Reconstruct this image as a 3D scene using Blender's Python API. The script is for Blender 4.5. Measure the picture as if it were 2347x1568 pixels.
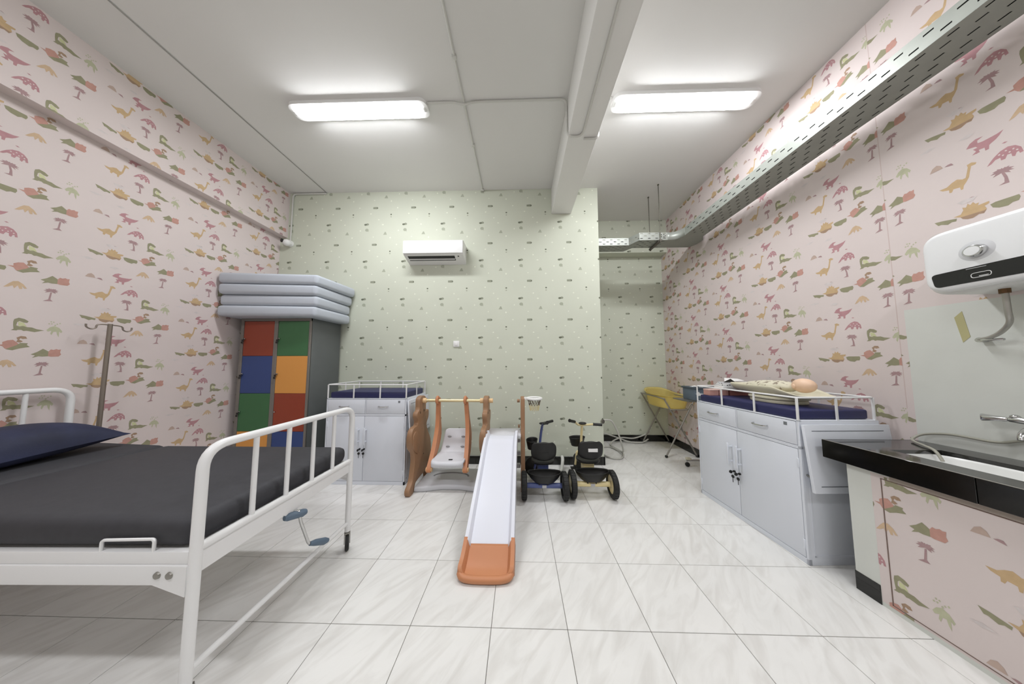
import bpy, bmesh, math, random
from mathutils import Vector, Matrix, Quaternion
random.seed(7)
for _o in list(bpy.data.objects): bpy.data.objects.remove(_o)
SC = bpy.context.scene
COL = SC.collection
V = Vector
# ------------------------------------------------------------------ camera, light, exposure
F_PX, CX, CY, CAM_H = 557.484, 1177.354, 794.936, 1.2894
cam = bpy.data.cameras.new('camera'); camo = bpy.data.objects.new('camera', cam); COL.objects.link(camo)
cam.sensor_fit = 'HORIZONTAL'; cam.sensor_width = 36.0; cam.lens = F_PX / 2347 * 36
cam.shift_x = -(CX - 1173.5) / 2347; cam.shift_y = (CY - 784) / 2347
cam.clip_start = 0.02
YAW, PITCH, ROLL = -0.0248, 0.068, -0.0011
fw = V((math.sin(YAW)*math.cos(PITCH), math.cos(YAW)*math.cos(PITCH), math.sin(PITCH)))
ri = V((math.cos(YAW), -math.sin(YAW), 0)); up = ri.cross(fw)
r2 = math.cos(ROLL)*ri + math.sin(ROLL)*up; u2 = -math.sin(ROLL)*ri + math.cos(ROLL)*up
camo.matrix_world = Matrix(((r2.x, u2.x, -fw.x, 0), (r2.y, u2.y, -fw.y, 0), (r2.z, u2.z, -fw.z, CAM_H), (0, 0, 0, 1)))
SC.camera = camo
LAMP = 70.0                      # emission of the four ceiling lamp covers
LAMP_RGB = (0.955, 0.968, 1.0)
w = bpy.data.worlds.new('world'); SC.world = w; w.use_nodes = True
w.node_tree.nodes['Background'].inputs[0].default_value = (0.8, 0.85, 0.9, 1); w.node_tree.nodes['Background'].inputs[1].default_value = 0.05
SC.view_settings.view_transform = 'Standard'; SC.view_settings.look = 'None'
SC.view_settings.exposure = 0.0; SC.view_settings.gamma = 1.0; SC.view_settings.use_curve_mapping = False
# room
XL, XLB, XR, YB, YA, YF, XB, ZC = -3.34, -3.24, 2.46, 3.21, 4.175, -2.6, 1.07, 3.69

# ------------------------------------------------------------------ materials
def lin(c): return tuple((x/255/12.92 if x <= 10.31 else ((x/255+0.055)/1.055)**2.4) for x in c)
MATS = {}
def mat(name, rgb, rough=0.5, metal=0.0, var=0.0, vs=6.0, bump=0.0, bs=80.0, trans=0.0, spec=0.5, emis=0.0, alpha=1.0, coat=0.0):
    if name in MATS: return MATS[name]
    m = bpy.data.materials.new(name); m.use_nodes = True; nt = m.node_tree; b = nt.nodes['Principled BSDF']
    L = lin(rgb)
    b.inputs['Base Color'].default_value = (*L, 1); b.inputs['Roughness'].default_value = rough; b.inputs['Metallic'].default_value = metal
    b.inputs['Specular IOR Level'].default_value = spec; b.inputs['Coat Weight'].default_value = coat
    if trans: b.inputs['Transmission Weight'].default_value = trans
    if alpha < 1: b.inputs['Alpha'].default_value = alpha
    if emis: b.inputs['Emission Color'].default_value = (*LAMP_RGB, 1); b.inputs['Emission Strength'].default_value = emis
    tc = nt.nodes.new('ShaderNodeTexCoord')
    if var:
        n = nt.nodes.new('ShaderNodeTexNoise'); n.inputs['Scale'].default_value = vs; n.inputs['Detail'].default_value = 5
        nt.links.new(tc.outputs['Object'], n.inputs['Vector'])
        r = nt.nodes.new('ShaderNodeMapRange'); r.inputs[1].default_value = 0.3; r.inputs[2].default_value = 0.7
        r.inputs[3].default_value = 1-var; r.inputs[4].default_value = 1+var
        nt.links.new(n.outputs['Fac'], r.inputs[0])
        mx = nt.nodes.new('ShaderNodeVectorMath'); mx.operation = 'SCALE'; mx.inputs[0].default_value = L
        nt.links.new(r.outputs[0], mx.inputs['Scale']); nt.links.new(mx.outputs[0], b.inputs['Base Color'])
    if bump:
        n2 = nt.nodes.new('ShaderNodeTexNoise'); n2.inputs['Scale'].default_value = bs; n2.inputs['Detail'].default_value = 3
        nt.links.new(tc.outputs['Object'], n2.inputs['Vector'])
        bp = nt.nodes.new('ShaderNodeBump'); bp.inputs['Strength'].default_value = bump; bp.inputs['Distance'].default_value = 0.002
        nt.links.new(n2.outputs['Fac'], bp.inputs['Height']); nt.links.new(bp.outputs[0], b.inputs['Normal'])
    MATS[name] = m; return m
def tile_mat():
    m = bpy.data.materials.new('marbled_tile'); m.use_nodes = True; nt = m.node_tree; N = nt.nodes.new; l = nt.links.new; b = nt.nodes['Principled BSDF']
    tc = N('ShaderNodeTexCoord'); oi = N('ShaderNodeObjectInfo'); cb = N('ShaderNodeCombineXYZ')
    mu = N('ShaderNodeMath'); mu.operation = 'MULTIPLY'; mu.inputs[1].default_value = 37.0; l(oi.outputs['Random'], mu.inputs[0])
    l(mu.outputs[0], cb.inputs[0]); l(mu.outputs[0], cb.inputs[2])
    ad = N('ShaderNodeVectorMath'); l(tc.outputs['Object'], ad.inputs[0]); l(cb.outputs[0], ad.inputs[1])
    vr = N('ShaderNodeVectorRotate'); vr.rotation_type = 'Z_AXIS'; vr.inputs['Angle'].default_value = math.radians(-52); l(ad.outputs[0], vr.inputs['Vector'])
    mp = N('ShaderNodeMapping'); mp.inputs['Scale'].default_value = (3.2, 13.0, 1); l(vr.outputs[0], mp.inputs[0])
    n = N('ShaderNodeTexNoise'); n.inputs['Scale'].default_value = 1.0; n.inputs['Detail'].default_value = 6; n.inputs['Distortion'].default_value = 1.3; l(mp.outputs[0], n.inputs['Vector'])
    n2 = N('ShaderNodeTexNoise'); n2.inputs['Scale'].default_value = 4.0; n2.inputs['Detail'].default_value = 5; l(ad.outputs[0], n2.inputs['Vector'])
    r = N('ShaderNodeValToRGB'); e = r.color_ramp.elements
    e[0].position = 0.30; e[0].color = (*lin((218, 216, 212)), 1); e[1].position = 0.56; e[1].color = (*lin((231, 230, 227)), 1)
    l(n.outputs['Fac'], r.inputs[0])
    r2 = N('ShaderNodeMapRange'); r2.inputs[1].default_value = .3; r2.inputs[2].default_value = .7; r2.inputs[3].default_value = .965; r2.inputs[4].default_value = 1.03; l(n2.outputs['Fac'], r2.inputs[0])
    sc = N('ShaderNodeVectorMath'); sc.operation = 'SCALE'; l(r.outputs[0], sc.inputs[0]); l(r2.outputs[0], sc.inputs['Scale'])
    l(sc.outputs[0], b.inputs['Base Color']); b.inputs['Roughness'].default_value = 0.28; b.inputs['Specular IOR Level'].default_value = 0.4
    return m
TILE = tile_mat()
GROUT = mat('grey_grout', (120, 116, 110), .9)
PINK = mat('pink_wallpaper', (219, 207, 204), .75, var=.02, vs=3, bump=.12, bs=60, spec=.25)
GREEN = mat('green_wallpaper', (205, 209, 193), .7, var=.015, vs=3, bump=.12, bs=60, spec=.3)
CEIL = mat('ceiling_paint', (226, 225, 222), .85, var=.015, vs=1.5, spec=.2)
BEAMM = mat('beam_paint', (230, 229, 226), .8, spec=.2)
PALEWALL = mat('pale_bare_wall', (214, 216, 210), .7, var=.02, vs=9, bump=.1, spec=.25)
GREYWALL = mat('plain_wall_paint', (210, 208, 202), .85)
PR = {'rose': (186, 142, 146), 'mauve': (172, 143, 144), 'tan': (200, 172, 134), 'tan2': (207, 180, 150), 'red': (194, 150, 138), 'brown': (168, 142, 120),
      'olive': (152, 149, 122), 'palegreen': (205, 206, 164), 'palegreen2': (188, 188, 160), 'hill': (192, 170, 158), 'cloud': (213, 204, 202), 'base': (219, 207, 204)}
PRM = {k: (PINK if k == 'base' else mat('print_'+k, v, .75, var=.06, vs=40, spec=.2)) for k, v in PR.items()}
GR = {'gdark': (112, 116, 100), 'gmid': (148, 152, 134), 'glight': (170, 174, 156), 'gwhite': (226, 230, 214)}
GRM = {k: mat('print_'+k, v, .7, var=.05, vs=40, spec=.2) for k, v in GR.items()}
WHITE = mat('white_enamel', (234, 234, 234), .3, spec=.5)
CAB = mat('cool_white_steel', (222, 226, 234), .35, spec=.5)
CABIN = mat('steel_gap_shadow', (105, 110, 116), .6)
NAVY = mat('navy_vinyl', (38, 40, 84), .5, var=.05, vs=20)
CHROME = mat('chrome', (200, 200, 200), .18, 1.0)
STEEL = mat('dull_steel', (150, 148, 142), .35, .9)
GALV = mat('galvanised_steel', (158, 162, 155), .42, .35, var=.05, vs=9)
BLACKP = mat('black_plastic', (22, 22, 21), .45, var=.1, vs=30)
RUBBER = mat('black_rubber', (30, 30, 29), .7, bump=.3, bs=120)
BLACKT = mat('black_gloss_tile', (18, 17, 15), .12, spec=.6)
WPLASTIC = mat('white_plastic', (236, 236, 234), .3)
PVC = mat('white_pvc', (206, 206, 200), .45)
GREYHOSE = mat('grey_hose', (190, 189, 182), .5)
DARK = mat('dark_void', (8, 8, 8), .9)

# ------------------------------------------------------------------ mesh building
class MB:
    def __init__(s): s.bm = bmesh.new(); s.mi = 0
    def _take(s, t):
        for f in t.faces: f.material_index = s.mi
        me = bpy.data.meshes.new('t'); t.to_mesh(me); t.free(); s.bm.from_mesh(me); bpy.data.meshes.remove(me); return s
    def box(s, x0, x1, y0, y1, z0, z1, bev=0.0, seg=2):
        t = bmesh.new(); bmesh.ops.create_cube(t, size=1.0)
        for v in t.verts: v.co = V(((x0+x1)/2+v.co.x*(x1-x0), (y0+y1)/2+v.co.y*(y1-y0), (z0+z1)/2+v.co.z*(z1-z0)))
        if bev: bmesh.ops.bevel(t, geom=t.edges[:], offset=bev, segments=seg, profile=.5, affect='EDGES')
        return s._take(t)
    def hexa(s, b, tp, bev=0.0, seg=2):
        """eight corners: four at the bottom, four at the top, both counter-clockwise"""
        t = bmesh.new(); vs = [t.verts.new(V(p)) for p in list(b)+list(tp)]
        t.faces.new(vs[3::-1]); t.faces.new(vs[4:])
        for i in range(4): t.faces.new((vs[i], vs[(i+1) % 4], vs[4+(i+1) % 4], vs[4+i]))
        if bev: bmesh.ops.bevel(t, geom=t.edges[:], offset=bev, segments=seg, profile=.5, affect='EDGES')
        return s._take(t)
    def prism(s, poly, ax, a, b, bev=0.0, seg=2):
        t = bmesh.new()
        def P(p, c): return V((c, p[0], p[1])) if ax == 'x' else V((p[0], c, p[1])) if ax == 'y' else V((p[0], p[1], c))
        A = [t.verts.new(P(p, a)) for p in poly]; B = [t.verts.new(P(p, b)) for p in poly]; n = len(poly)
        t.faces.new(A); t.faces.new(B[::-1])
        for i in range(n): t.faces.new((A[i], B[i], B[(i+1) % n], A[(i+1) % n]))
        bmesh.ops.recalc_face_normals(t, faces=t.faces[:])
        if bev:
            ed = [e for e in t.edges if len(e.link_faces) == 2 and any(len(f.verts) == n for f in e.link_faces)] if n > 4 else t.edges[:]
            bmesh.ops.bevel(t, geom=ed, offset=bev, segments=seg, profile=.5, affect='EDGES')
        return s._take(t)
    def tube(s, pts, r, n=10, closed=False):
        pts = [V(p) for p in pts]; m = len(pts); t = bmesh.new(); R = r if isinstance(r, (list, tuple)) else [r]*m
        tan = []
        for i in range(m):
            a = pts[(i-1) % m] if (closed or i > 0) else pts[i]; b = pts[(i+1) % m] if (closed or i < m-1) else pts[i]
            tan.append((b-a).normalized())
        ref = V((0, 0, 1)) if abs(tan[0].z) < .9 else V((1, 0, 0))
        nr = tan[0].cross(ref).normalized(); rings = []
        for i in range(m):
            if i: nr = tan[i-1].rotation_difference(tan[i]) @ nr
            nr = (nr - tan[i]*nr.dot(tan[i])).normalized(); bn = tan[i].cross(nr)
            rings.append([t.verts.new(pts[i]+(nr*math.cos(2*math.pi*k/n)+bn*math.sin(2*math.pi*k/n))*R[i]) for k in range(n)])
        for i in range(m if closed else m-1):
            A, B = rings[i], rings[(i+1) % m]
            for k in range(n): t.faces.new((A[k], A[(k+1) % n], B[(k+1) % n], B[k]))
        if not closed: t.faces.new(rings[0][::-1]); t.faces.new(rings[-1])
        return s._take(t)
    def cyl(s, a, b, r, n=16, r2=None): return s.tube([a, b], [r, r if r2 is None else r2], n)
    def lathe(s, prof, c, ax='z', n=24):
        t = bmesh.new(); c = V(c); rings = []
        def P(r, h, k):
            a = 2*math.pi*k/n; x, y = r*math.cos(a), r*math.sin(a)
            return c + (V((x, y, h)) if ax == 'z' else V((h, x, y)) if ax == 'x' else V((x, h, y)))
        for r, h in prof:
            rings.append([t.verts.new(P(max(r, 1e-5), h, k)) for k in range(n)])
        for A, B in zip(rings, rings[1:]):
            for k in range(n): t.faces.new((A[k], A[(k+1) % n], B[(k+1) % n], B[k]))
        if prof[0] != prof[-1]: t.faces.new(rings[0][::-1]); t.faces.new(rings[-1])
        bmesh.ops.remove_doubles(t, verts=t.verts[:], dist=2e-5); bmesh.ops.recalc_face_normals(t, faces=t.faces[:])
        return s._take(t)
    def ell(s, c, rx, ry, rz, u=20, v=12):
        t = bmesh.new(); bmesh.ops.create_uvsphere(t, u_segments=u, v_segments=v, radius=1)
        for q in t.verts: q.co = V((c[0]+q.co.x*rx, c[1]+q.co.y*ry, c[2]+q.co.z*rz))
        return s._take(t)
    def face(s, vs):
        try:
            f = s.bm.faces.new([s.bm.verts.new(V(p)) for p in vs]); f.material_index = s.mi
        except ValueError: pass
        return s
    def grid(s, fn, nu, nv):
        t = bmesh.new(); g = [[t.verts.new(V(fn(i/nu, j/nv))) for j in range(nv+1)] for i in range(nu+1)]
        for i in range(nu):
            for j in range(nv): t.faces.new((g[i][j], g[i+1][j], g[i+1][j+1], g[i][j+1]))
        bmesh.ops.remove_doubles(t, verts=t.verts[:], dist=1e-5); bmesh.ops.recalc_face_normals(t, faces=t.faces[:])
        return s._take(t)
def arc(pts, r, n=6, closed=False):
    pts = [V(p) for p in pts]; m = len(pts); out = []
    for i in range(m):
        if not closed and i in (0, m-1): out.append(pts[i]); continue
        p = pts[i]; a = pts[(i-1) % m]-p; b = pts[(i+1) % m]-p; d = min(r, a.length*.49, b.length*.49)
        A = p+a.normalized()*d; B = p+b.normalized()*d
        for k in range(n+1):
            q = k/n; out.append((A*(1-q)**2 + p*2*q*(1-q) + B*q*q))
    return out
def smooth(pts, n=6, closed=False):
    pts = [V(p) for p in pts]; m = len(pts); out = []
    for i in range(m if closed else m-1):
        p0 = pts[(i-1) % m] if (closed or i) else pts[0]; p1 = pts[i]; p2 = pts[(i+1) % m]; p3 = pts[(i+2) % m] if (closed or i < m-2) else pts[-1]
        for k in range(n):
            t = k/n; out.append(.5*((2*p1)+(p2-p0)*t+(2*p0-5*p1+4*p2-p3)*t*t+(3*p1-p0-3*p2+p3)*t**3))
    if not closed: out.append(pts[-1])
    return out
def s2(poly, n=4): return [(p.x, p.y) for p in smooth([(a, b, 0) for a, b in poly], n, True)]
WL = {}
def rootof(o):
    while o.parent: o = o.parent
    return o
def obj(name, mb, mats, parent=None, flat=False):
    me = bpy.data.meshes.new(name); bm = mb.bm
    if parent is not None:
        L = WL.get(rootof(parent).name)
        if L is not None: bmesh.ops.translate(bm, verts=bm.verts[:], vec=-L)
    bm.to_mesh(me); bm.free()
    for m in (mats if isinstance(mats, (list, tuple)) else [mats]): me.materials.append(m)
    if not flat:
        me.shade_smooth(); me.set_sharp_from_angle(angle=math.radians(38))
    o = bpy.data.objects.new(name, me); COL.objects.link(o)
    if parent is not None: o.parent = parent
    return o
def tag(o, label, cat, group=None):
    o['label'] = label; o['category'] = cat
    if group: o['group'] = group
    return o
def thing(name, label, cat, loc=(0, 0, 0), rz=0.0, world=True, group=None):
    o = bpy.data.objects.new(name, None); COL.objects.link(o); o.location = loc; o.rotation_euler = (0, 0, rz); o.empty_display_size = .1
    if world: WL[o.name] = V(loc)
    return tag(o, label, cat, group)
def single(name, mb, mats, label, cat, loc, group=None):
    bmesh.ops.translate(mb.bm, verts=mb.bm.verts[:], vec=-V(loc)); o = obj(name, mb, mats); o.location = loc
    return tag(o, label, cat, group)
def struct(name, mb, mats, parent=None, flat=True):
    o = obj(name, mb, mats, parent, flat)
    if parent is None: o['kind'] = 'structure'
    return o
def clip(poly, u0, u1, v0, v1):
    def cut(P, ax, lim, sgn):
        out = []
        for i in range(len(P)):
            a, b = P[i], P[(i+1) % len(P)]; da, db = (a[ax]-lim)*sgn, (b[ax]-lim)*sgn
            if da >= 0: out.append(a)
            if da*db < 0:
                t = da/(da-db); out.append((a[0]+(b[0]-a[0])*t, a[1]+(b[1]-a[1])*t))
        return out
    for ax, lim, sg in ((0, u0, 1), (0, u1, -1), (1, v0, 1), (1, v1, -1)):
        poly = cut(poly, ax, lim, sg)
        if len(poly) < 3: return None
    return poly
PRINT=[
('rose',[-52,10,-40,31,-22,42,-1,39,-18,29,-18,15,-4,12,20,14,35,16,53,23,41,3,31,-9,18,-18,12,-23,10,-43,0,-44,-1,-26,-17,-24,-15,-38,-38,-38,-25,-25,-33,-9,-20,-8,-25,1,-42,6]),
('rose',[-34,-33,-24,-30,-17,-34,-24,-40]),
('rose',[43,-46,51,-43,59,-48,51,-51]),
('tan',[-56,-77,-42,-73,-28,-84,-31,-92,-44,-92,-49,-116,-54,-147,-64,-169,-72,-182,-75,-201,-82,-201,-84,-184,-104,-180,-110,-195,-118,-193,-118,-176,-138,-168,-149,-155,-124,-155,-107,-141,-90,-133,-74,-145,-64,-144,-58,-115,-54,-91]),
('rose',[-2,-134,6,-119,19,-100,37,-82,57,-74,75,-83,88,-103,92,-130,83,-132,81,-120,76,-121,71,-137,64,-132,63,-116,53,-114,47,-131,36,-130,35,-115,22,-116,11,-129]),
('base',[29,-97,34,-94,37,-98,33,-102]),
('base',[47,-90,51,-87,55,-91,51,-94]),
('base',[66,-96,70,-93,73,-97,69,-101]),
('base',[56,-105,60,-101,63,-106,59,-109]),
('base',[39,-107,43,-104,46,-108,42,-112]),
('base',[74,-109,78,-105,82,-110,78,-113]),
('mauve',[35,-194,17,-190,3,-187,19,-178,36,-189]),
('mauve',[35,-193,19,-184,9,-176,23,-173,36,-189]),
('mauve',[34,-193,24,-180,22,-168,32,-173,37,-190]),
('mauve',[34,-192,30,-179,34,-169,39,-178,37,-191]),
('mauve',[34,-190,36,-176,44,-170,44,-181,37,-192]),
('mauve',[34,-190,44,-174,55,-172,49,-183,37,-193]),
('mauve',[35,-189,52,-178,66,-186,54,-189,36,-194]),
('mauve',[36,-189,53,-185,65,-198,52,-196,35,-194]),
('mauve',[36,-194,22,-199,9,-203,20,-187,35,-189]),
('mauve',[36,-189,49,-191,56,-208,45,-201,35,-193]),
('mauve',[32,-194,39,-192,46,-222,48,-246,49,-257,21,-255,37,-247,38,-225]),
('palegreen',[131,-166,150,-172,161,-195,133,-195]),
('olive',[117,-152,131,-140,151,-146,165,-159,161,-171,148,-170,135,-162,128,-170,126,-192,137,-198,148,-193,163,-199,179,-199,195,-208,223,-214,199,-225,189,-230,177,-227,161,-224,152,-227,144,-220,133,-221,129,-226,111,-226,119,-216,116,-190,115,-168]),
('palegreen2',[230,-210,242,-188,259,-177,277,-188,291,-213,286,-225,279,-214,279,-256,272,-238,268,-217,257,-219,251,-243,246,-234,249,-212,236,-220]),
('palegreen2',[233,-163,238,-159,242,-164,237,-169]),
('palegreen2',[250,-150,254,-145,258,-151,253,-155]),
('palegreen2',[264,-162,268,-157,272,-163,267,-167]),
('palegreen2',[240,-148,245,-144,248,-149,244,-154]),
('palegreen2',[256,-171,261,-166,265,-172,260,-177]),
('palegreen2',[274,-155,278,-150,282,-156,277,-161]),
('palegreen2',[243,-162,248,-158,251,-163,247,-168]),
('olive',[-178,-336,-150,-340,-105,-352,-108,-366,-122,-363,-135,-371,-156,-359,-166,-360]),
('tan',[-115,-340,-92,-337,-83,-318,-85,-302,-74,-308,-68,-290,-61,-302,-52,-291,-46,-305,-36,-304,-40,-318,-8,-315,-9,-326,-22,-333,-17,-350,-25,-358,-94,-352]),
('brown',[-94,-352,-25,-356,-17,-352,-26,-370,-40,-366,-58,-377,-74,-374,-88,-365]),
('mauve',[-70,-266,-55,-260,-46,-264,-55,-269]),
('olive',[-7,-336,7,-331,67,-332,70,-345,65,-361,50,-361,38,-371,15,-367,-1,-356]),
('red',[71,-325,91,-322,90,-306,105,-294,122,-289,133,-302,142,-315,134,-330,126,-358,100,-348,92,-333]),
('brown',[133,-302,137,-287,132,-274,146,-261,162,-263,168,-277,153,-281,145,-276,142,-287,149,-291,155,-297,145,-306]),
('olive',[135,-324,147,-307,172,-308,169,-320,181,-333,165,-338,148,-344,124,-358,102,-352]),
('olive',[186,-383,208,-365,227,-342,238,-351,249,-361,249,-394,227,-397,214,-395,192,-407,202,-390]),
('red',[248,-360,256,-345,266,-348,277,-341,284,-346,294,-343,292,-366,297,-380,288,-395,259,-397,248,-393]),
('tan2',[68,-471,84,-443,97,-424,113,-419,131,-435,145,-461,136,-463,127,-449,129,-468,120,-470,113,-448,103,-471,97,-453,83,-466]),
('mauve',[230,-456,214,-456,201,-455,215,-445,230,-452]),
('mauve',[229,-456,215,-449,206,-443,219,-440,230,-452]),
('mauve',[229,-456,220,-445,218,-434,226,-438,231,-453]),
('mauve',[228,-455,226,-443,228,-434,232,-441,231,-454]),
('mauve',[229,-454,231,-440,237,-434,237,-444,231,-455]),
('mauve',[229,-453,237,-437,247,-434,242,-445,231,-456]),
('mauve',[230,-452,244,-440,257,-445,246,-450,230,-456]),
('mauve',[230,-452,245,-446,256,-457,244,-457,230,-456]),
('mauve',[230,-456,218,-463,206,-468,216,-453,229,-452]),
('mauve',[230,-452,242,-453,248,-467,238,-462,229,-456]),
('mauve',[227,-461,233,-461,230,-512,240,-524,203,-529,222,-514]),
('hill',[-174,-36,-163,-12,-148,-2,-135,-14,-128,-34]),
('mauve',[-123,-33,-113,-27,-101,-27,-94,-42,-109,-38]),
('cloud',[-99,-267,-77,-260,-39,-266,-51,-283,-84,-285]),
('cloud',[-73,-445,-46,-433,-21,-440,-42,-454]),
('cloud',[-203,-412,-172,-402,-138,-411,-173,-421])]
# ------------------------------------------------------------------ wallpaper prints (u to the right, v up, in metres)
PKEYS = sorted(PR)
def pink_print(mb, place, u0, u1, v0, v1, ua, va, up_=0.53, vp=0.521, base=1, flipcols=None, extra=()):
    """stamps the printed motifs of the pink paper as flat pieces of the wall's own mesh; columns are half-dropped"""
    cols = []
    k0 = int(math.floor((u0-ua)/up_))-1; k1 = int(math.ceil((u1-ua)/up_))+1
    for k in range(k0, k1+1): cols.append((ua+k*up_, (k % 2)*vp/2, u0, u1, None))
    for (uc, dv, a, b, only) in extra: cols.append((uc, dv, a, b, only))
    if flipcols: cols = flipcols(cols)
    for (uc, dv, a, b, only) in cols:
        n0 = int(math.floor((v0-va-dv)/vp))-1; n1 = int(math.ceil((v1-va-dv)/vp))+2
        for n in range(n0, n1):
            zc = va+dv+n*vp
            for i, (c, q) in enumerate(PRINT):
                if only and not only(q): continue
                P = [(uc+q[j]/1000, zc+q[j+1]/1000) for j in range(0, len(q), 2)]
                if max(p[0] for p in P) < a or min(p[0] for p in P) > b or max(p[1] for p in P) < v0 or min(p[1] for p in P) > v1: continue
                P = clip(P, max(a, u0), min(b, u1), v0, v1)
                if not P: continue
                mb.mi = base+PKEYS.index(c); d = .00015+.00001*i
                mb.face([place(u, v, d) for u, v in P])
    mb.mi = 0
PINKM = [PINK]+[PRM[k] for k in PKEYS]
def ellp(cx, cy, rx, ry, n=10, a0=0.0): return [(cx+rx*math.cos(2*math.pi*k/n+a0), cy+ry*math.sin(2*math.pi*k/n+a0)) for k in range(n)]
GKEYS = sorted(GR)
GP = [('gmid', ellp(.013, .002, .021, .016)), ('gdark', ellp(-.014, -.003, .02, .014)), ('glight', ellp(.007, -.08, .025, .022)), ('glight', [(.015, -.095), (.032, -.108), (.028, -.085)]),
      ('glight', [(.238, -.15), (.262, -.108), (.275, -.112), (.29, -.15)]), ('gmid', [(.085, -.305), (.085, -.278), (.142, -.275), (.142, -.307)]), ('gdark', ellp(.146, -.291, .008, .013)),
      ('gdark', ellp(.341, -.387, .012, .01)), ('glight', ellp(.341, -.42, .011, .008)), ('gwhite', ellp(.229, -.004, .013, .009)), ('gwhite', ellp(.338, -.192, .010, .012)),
      ('gwhite', ellp(.055, -.375, .011, .009)), ('gwhite', ellp(.43, -.29, .01, .01)), ('gwhite', ellp(.17, -.46, .01, .009)), ('gwhite', ellp(.45, -.09, .009, .01)), ('gwhite', ellp(.10, -.18, .008, .008))]
GREENM = [GREEN]+[GRM[k] for k in GKEYS]
def green_print(mb, place, u0, u1, v0, v1, ua=-1.59, va=2.161, up_=0.535, vp=0.5285):
    for k in range(int((u0-ua)/up_)-2, int((u1-ua)/up_)+3):
        for n in range(int((v0-va)/vp)-2, int((v1-va)/vp)+3):
            for i, (c, q) in enumerate(GP):
                P = clip([(ua+k*up_+a, va+n*vp+b) for a, b in q], u0, u1, v0, v1)
                if P: mb.mi = 1+GKEYS.index(c); mb.face([place(u, v, .00015+.00001*i) for u, v in P])
    mb.mi = 0
# ------------------------------------------------------------------ setting
T = .4
m = MB().box(XL-.1, XR+.1, YF-.1, YA+.1, -.12, -.003)
floor = struct('floor', m, GROUT)
X0, Y0, GAP = -.943, 1.277, .028
xs = sorted([X0+c*T for c in range(-6, 3)]+[X0+c*T-GAP for c in range(3, 9)]); xs = [XL]+[x for x in xs if XL+.03 < x < XR-.03]+[XR]
ys = [YF]+[Y0+r*T for r in range(-9, 8) if YF+.03 < Y0+r*T < YA-.03]+[YA]
TM = {}
for a, b in zip(xs, xs[1:]):
    for c, d in zip(ys, ys[1:]):
        if c >= YB-.05 and b < XB-.1: continue
        k = (round(b-a, 3), round(d-c, 3)); hx, hy = (b-a)/2-.0014, (d-c)/2-.0014
        if k not in TM:
            q = MB().box(-hx, hx, -hy, hy, -.008, 0, .0012, 1); o = obj('tile', q, TILE, floor, True); TM[k] = o.data
        else:
            o = bpy.data.objects.new('tile', TM[k]); COL.objects.link(o); o.parent = floor
        o.location = ((a+b)/2, (c+d)/2, 0)
struct('ceiling', MB().box(XL-.1, XR+.1, YF-.1, YA+.1, ZC, ZC+.12), CEIL)
# walls
BANDZ = 3.04
m = MB().box(XL-.1, XL, YF, YB, 0, BANDZ)
pink_print(m, lambda u, v, d: (XL+d, u, v), YF, YB, 0, BANDZ, 1.92, 1.998, .528, .522)
struct('wall_left', m, PINKM)
m = MB().box(XL-.1, XLB, YF, YB, BANDZ, ZC)
pink_print(m, lambda u, v, d: (XLB+d, u, v), YF, YB, BANDZ, ZC, 1.864, 1.978, .512, .508)
struct('trim_2', m, PINKM)
PX = 1.6
m = MB().box(XR, XR+.1, YF, YA, 0, ZC)
m.mi = len(PKEYS)+1; m.face([(XR-.0001, YF, .5), (XR-.0001, PX, .5), (XR-.0001, PX, 1.625), (XR-.0001, YF, 1.625)])
m.mi = len(PKEYS)+2; m.face([(XR-.0001, 1.628, 1.0), (XR-.0001, 1.632, 1.0), (XR-.0001, 1.632, ZC), (XR-.0001, 1.628, ZC)]); m.mi = 0
place = lambda u, v, d: (XR-d, -u, v)
SEAM = -1.63
pink_print(m, place, -YA, SEAM, 0, ZC, -1.89, 1.148, .527, .521)
pink_print(m, place, SEAM, -YF, 1.627, ZC, -1.272, 1.148+.2605, .53, .521)
pink_print(m, place, SEAM, -PX, 0, 1.627, -1.272, 1.148+.2605, .53, .521)
struct('wall_right', m, PINKM+[PALEWALL, mat('paper_seam', (205, 186, 182), .8)])
m = MB().box(XL-.1, XB, YB, YB+.12, 0, ZC)
green_print(m, lambda u, v, d: (u, YB-d, v), XL, XB, 0, ZC)
struct('wall_back', m, GREENM)
m = MB().box(XB-.12, XB, YB+.12, YA, 0, ZC); green_print(m, lambda u, v, d: (XB+d, u, v), YB+.12, YA, 0, ZC, 3.3); struct('wall_return', m, GREENM)
m = MB().box(XB-.12, XR+.1, YA, YA+.1, 0, ZC); green_print(m, lambda u, v, d: (u, YA-d, v), XB, XR, 0, 3.13, 1.2, 1.9); struct('wall_alcove', m, GREENM)
m = MB().box(XB, XR, 4.0, YA, 3.135, ZC); green_print(m, lambda u, v, d: (u, 4.0-d, v), XB, XR, 3.135, ZC, 1.3, 2.1); struct('trim_3', m, GREENM)
struct('wall_front', MB().box(XL-.1, XR+.1, YF-.1, YF, 0, ZC), GREYWALL)
struct('trim_1', MB().box(.441, .706, YF, YB, 3.327, ZC, .006, 2), BEAMM, flat=False)
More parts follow.
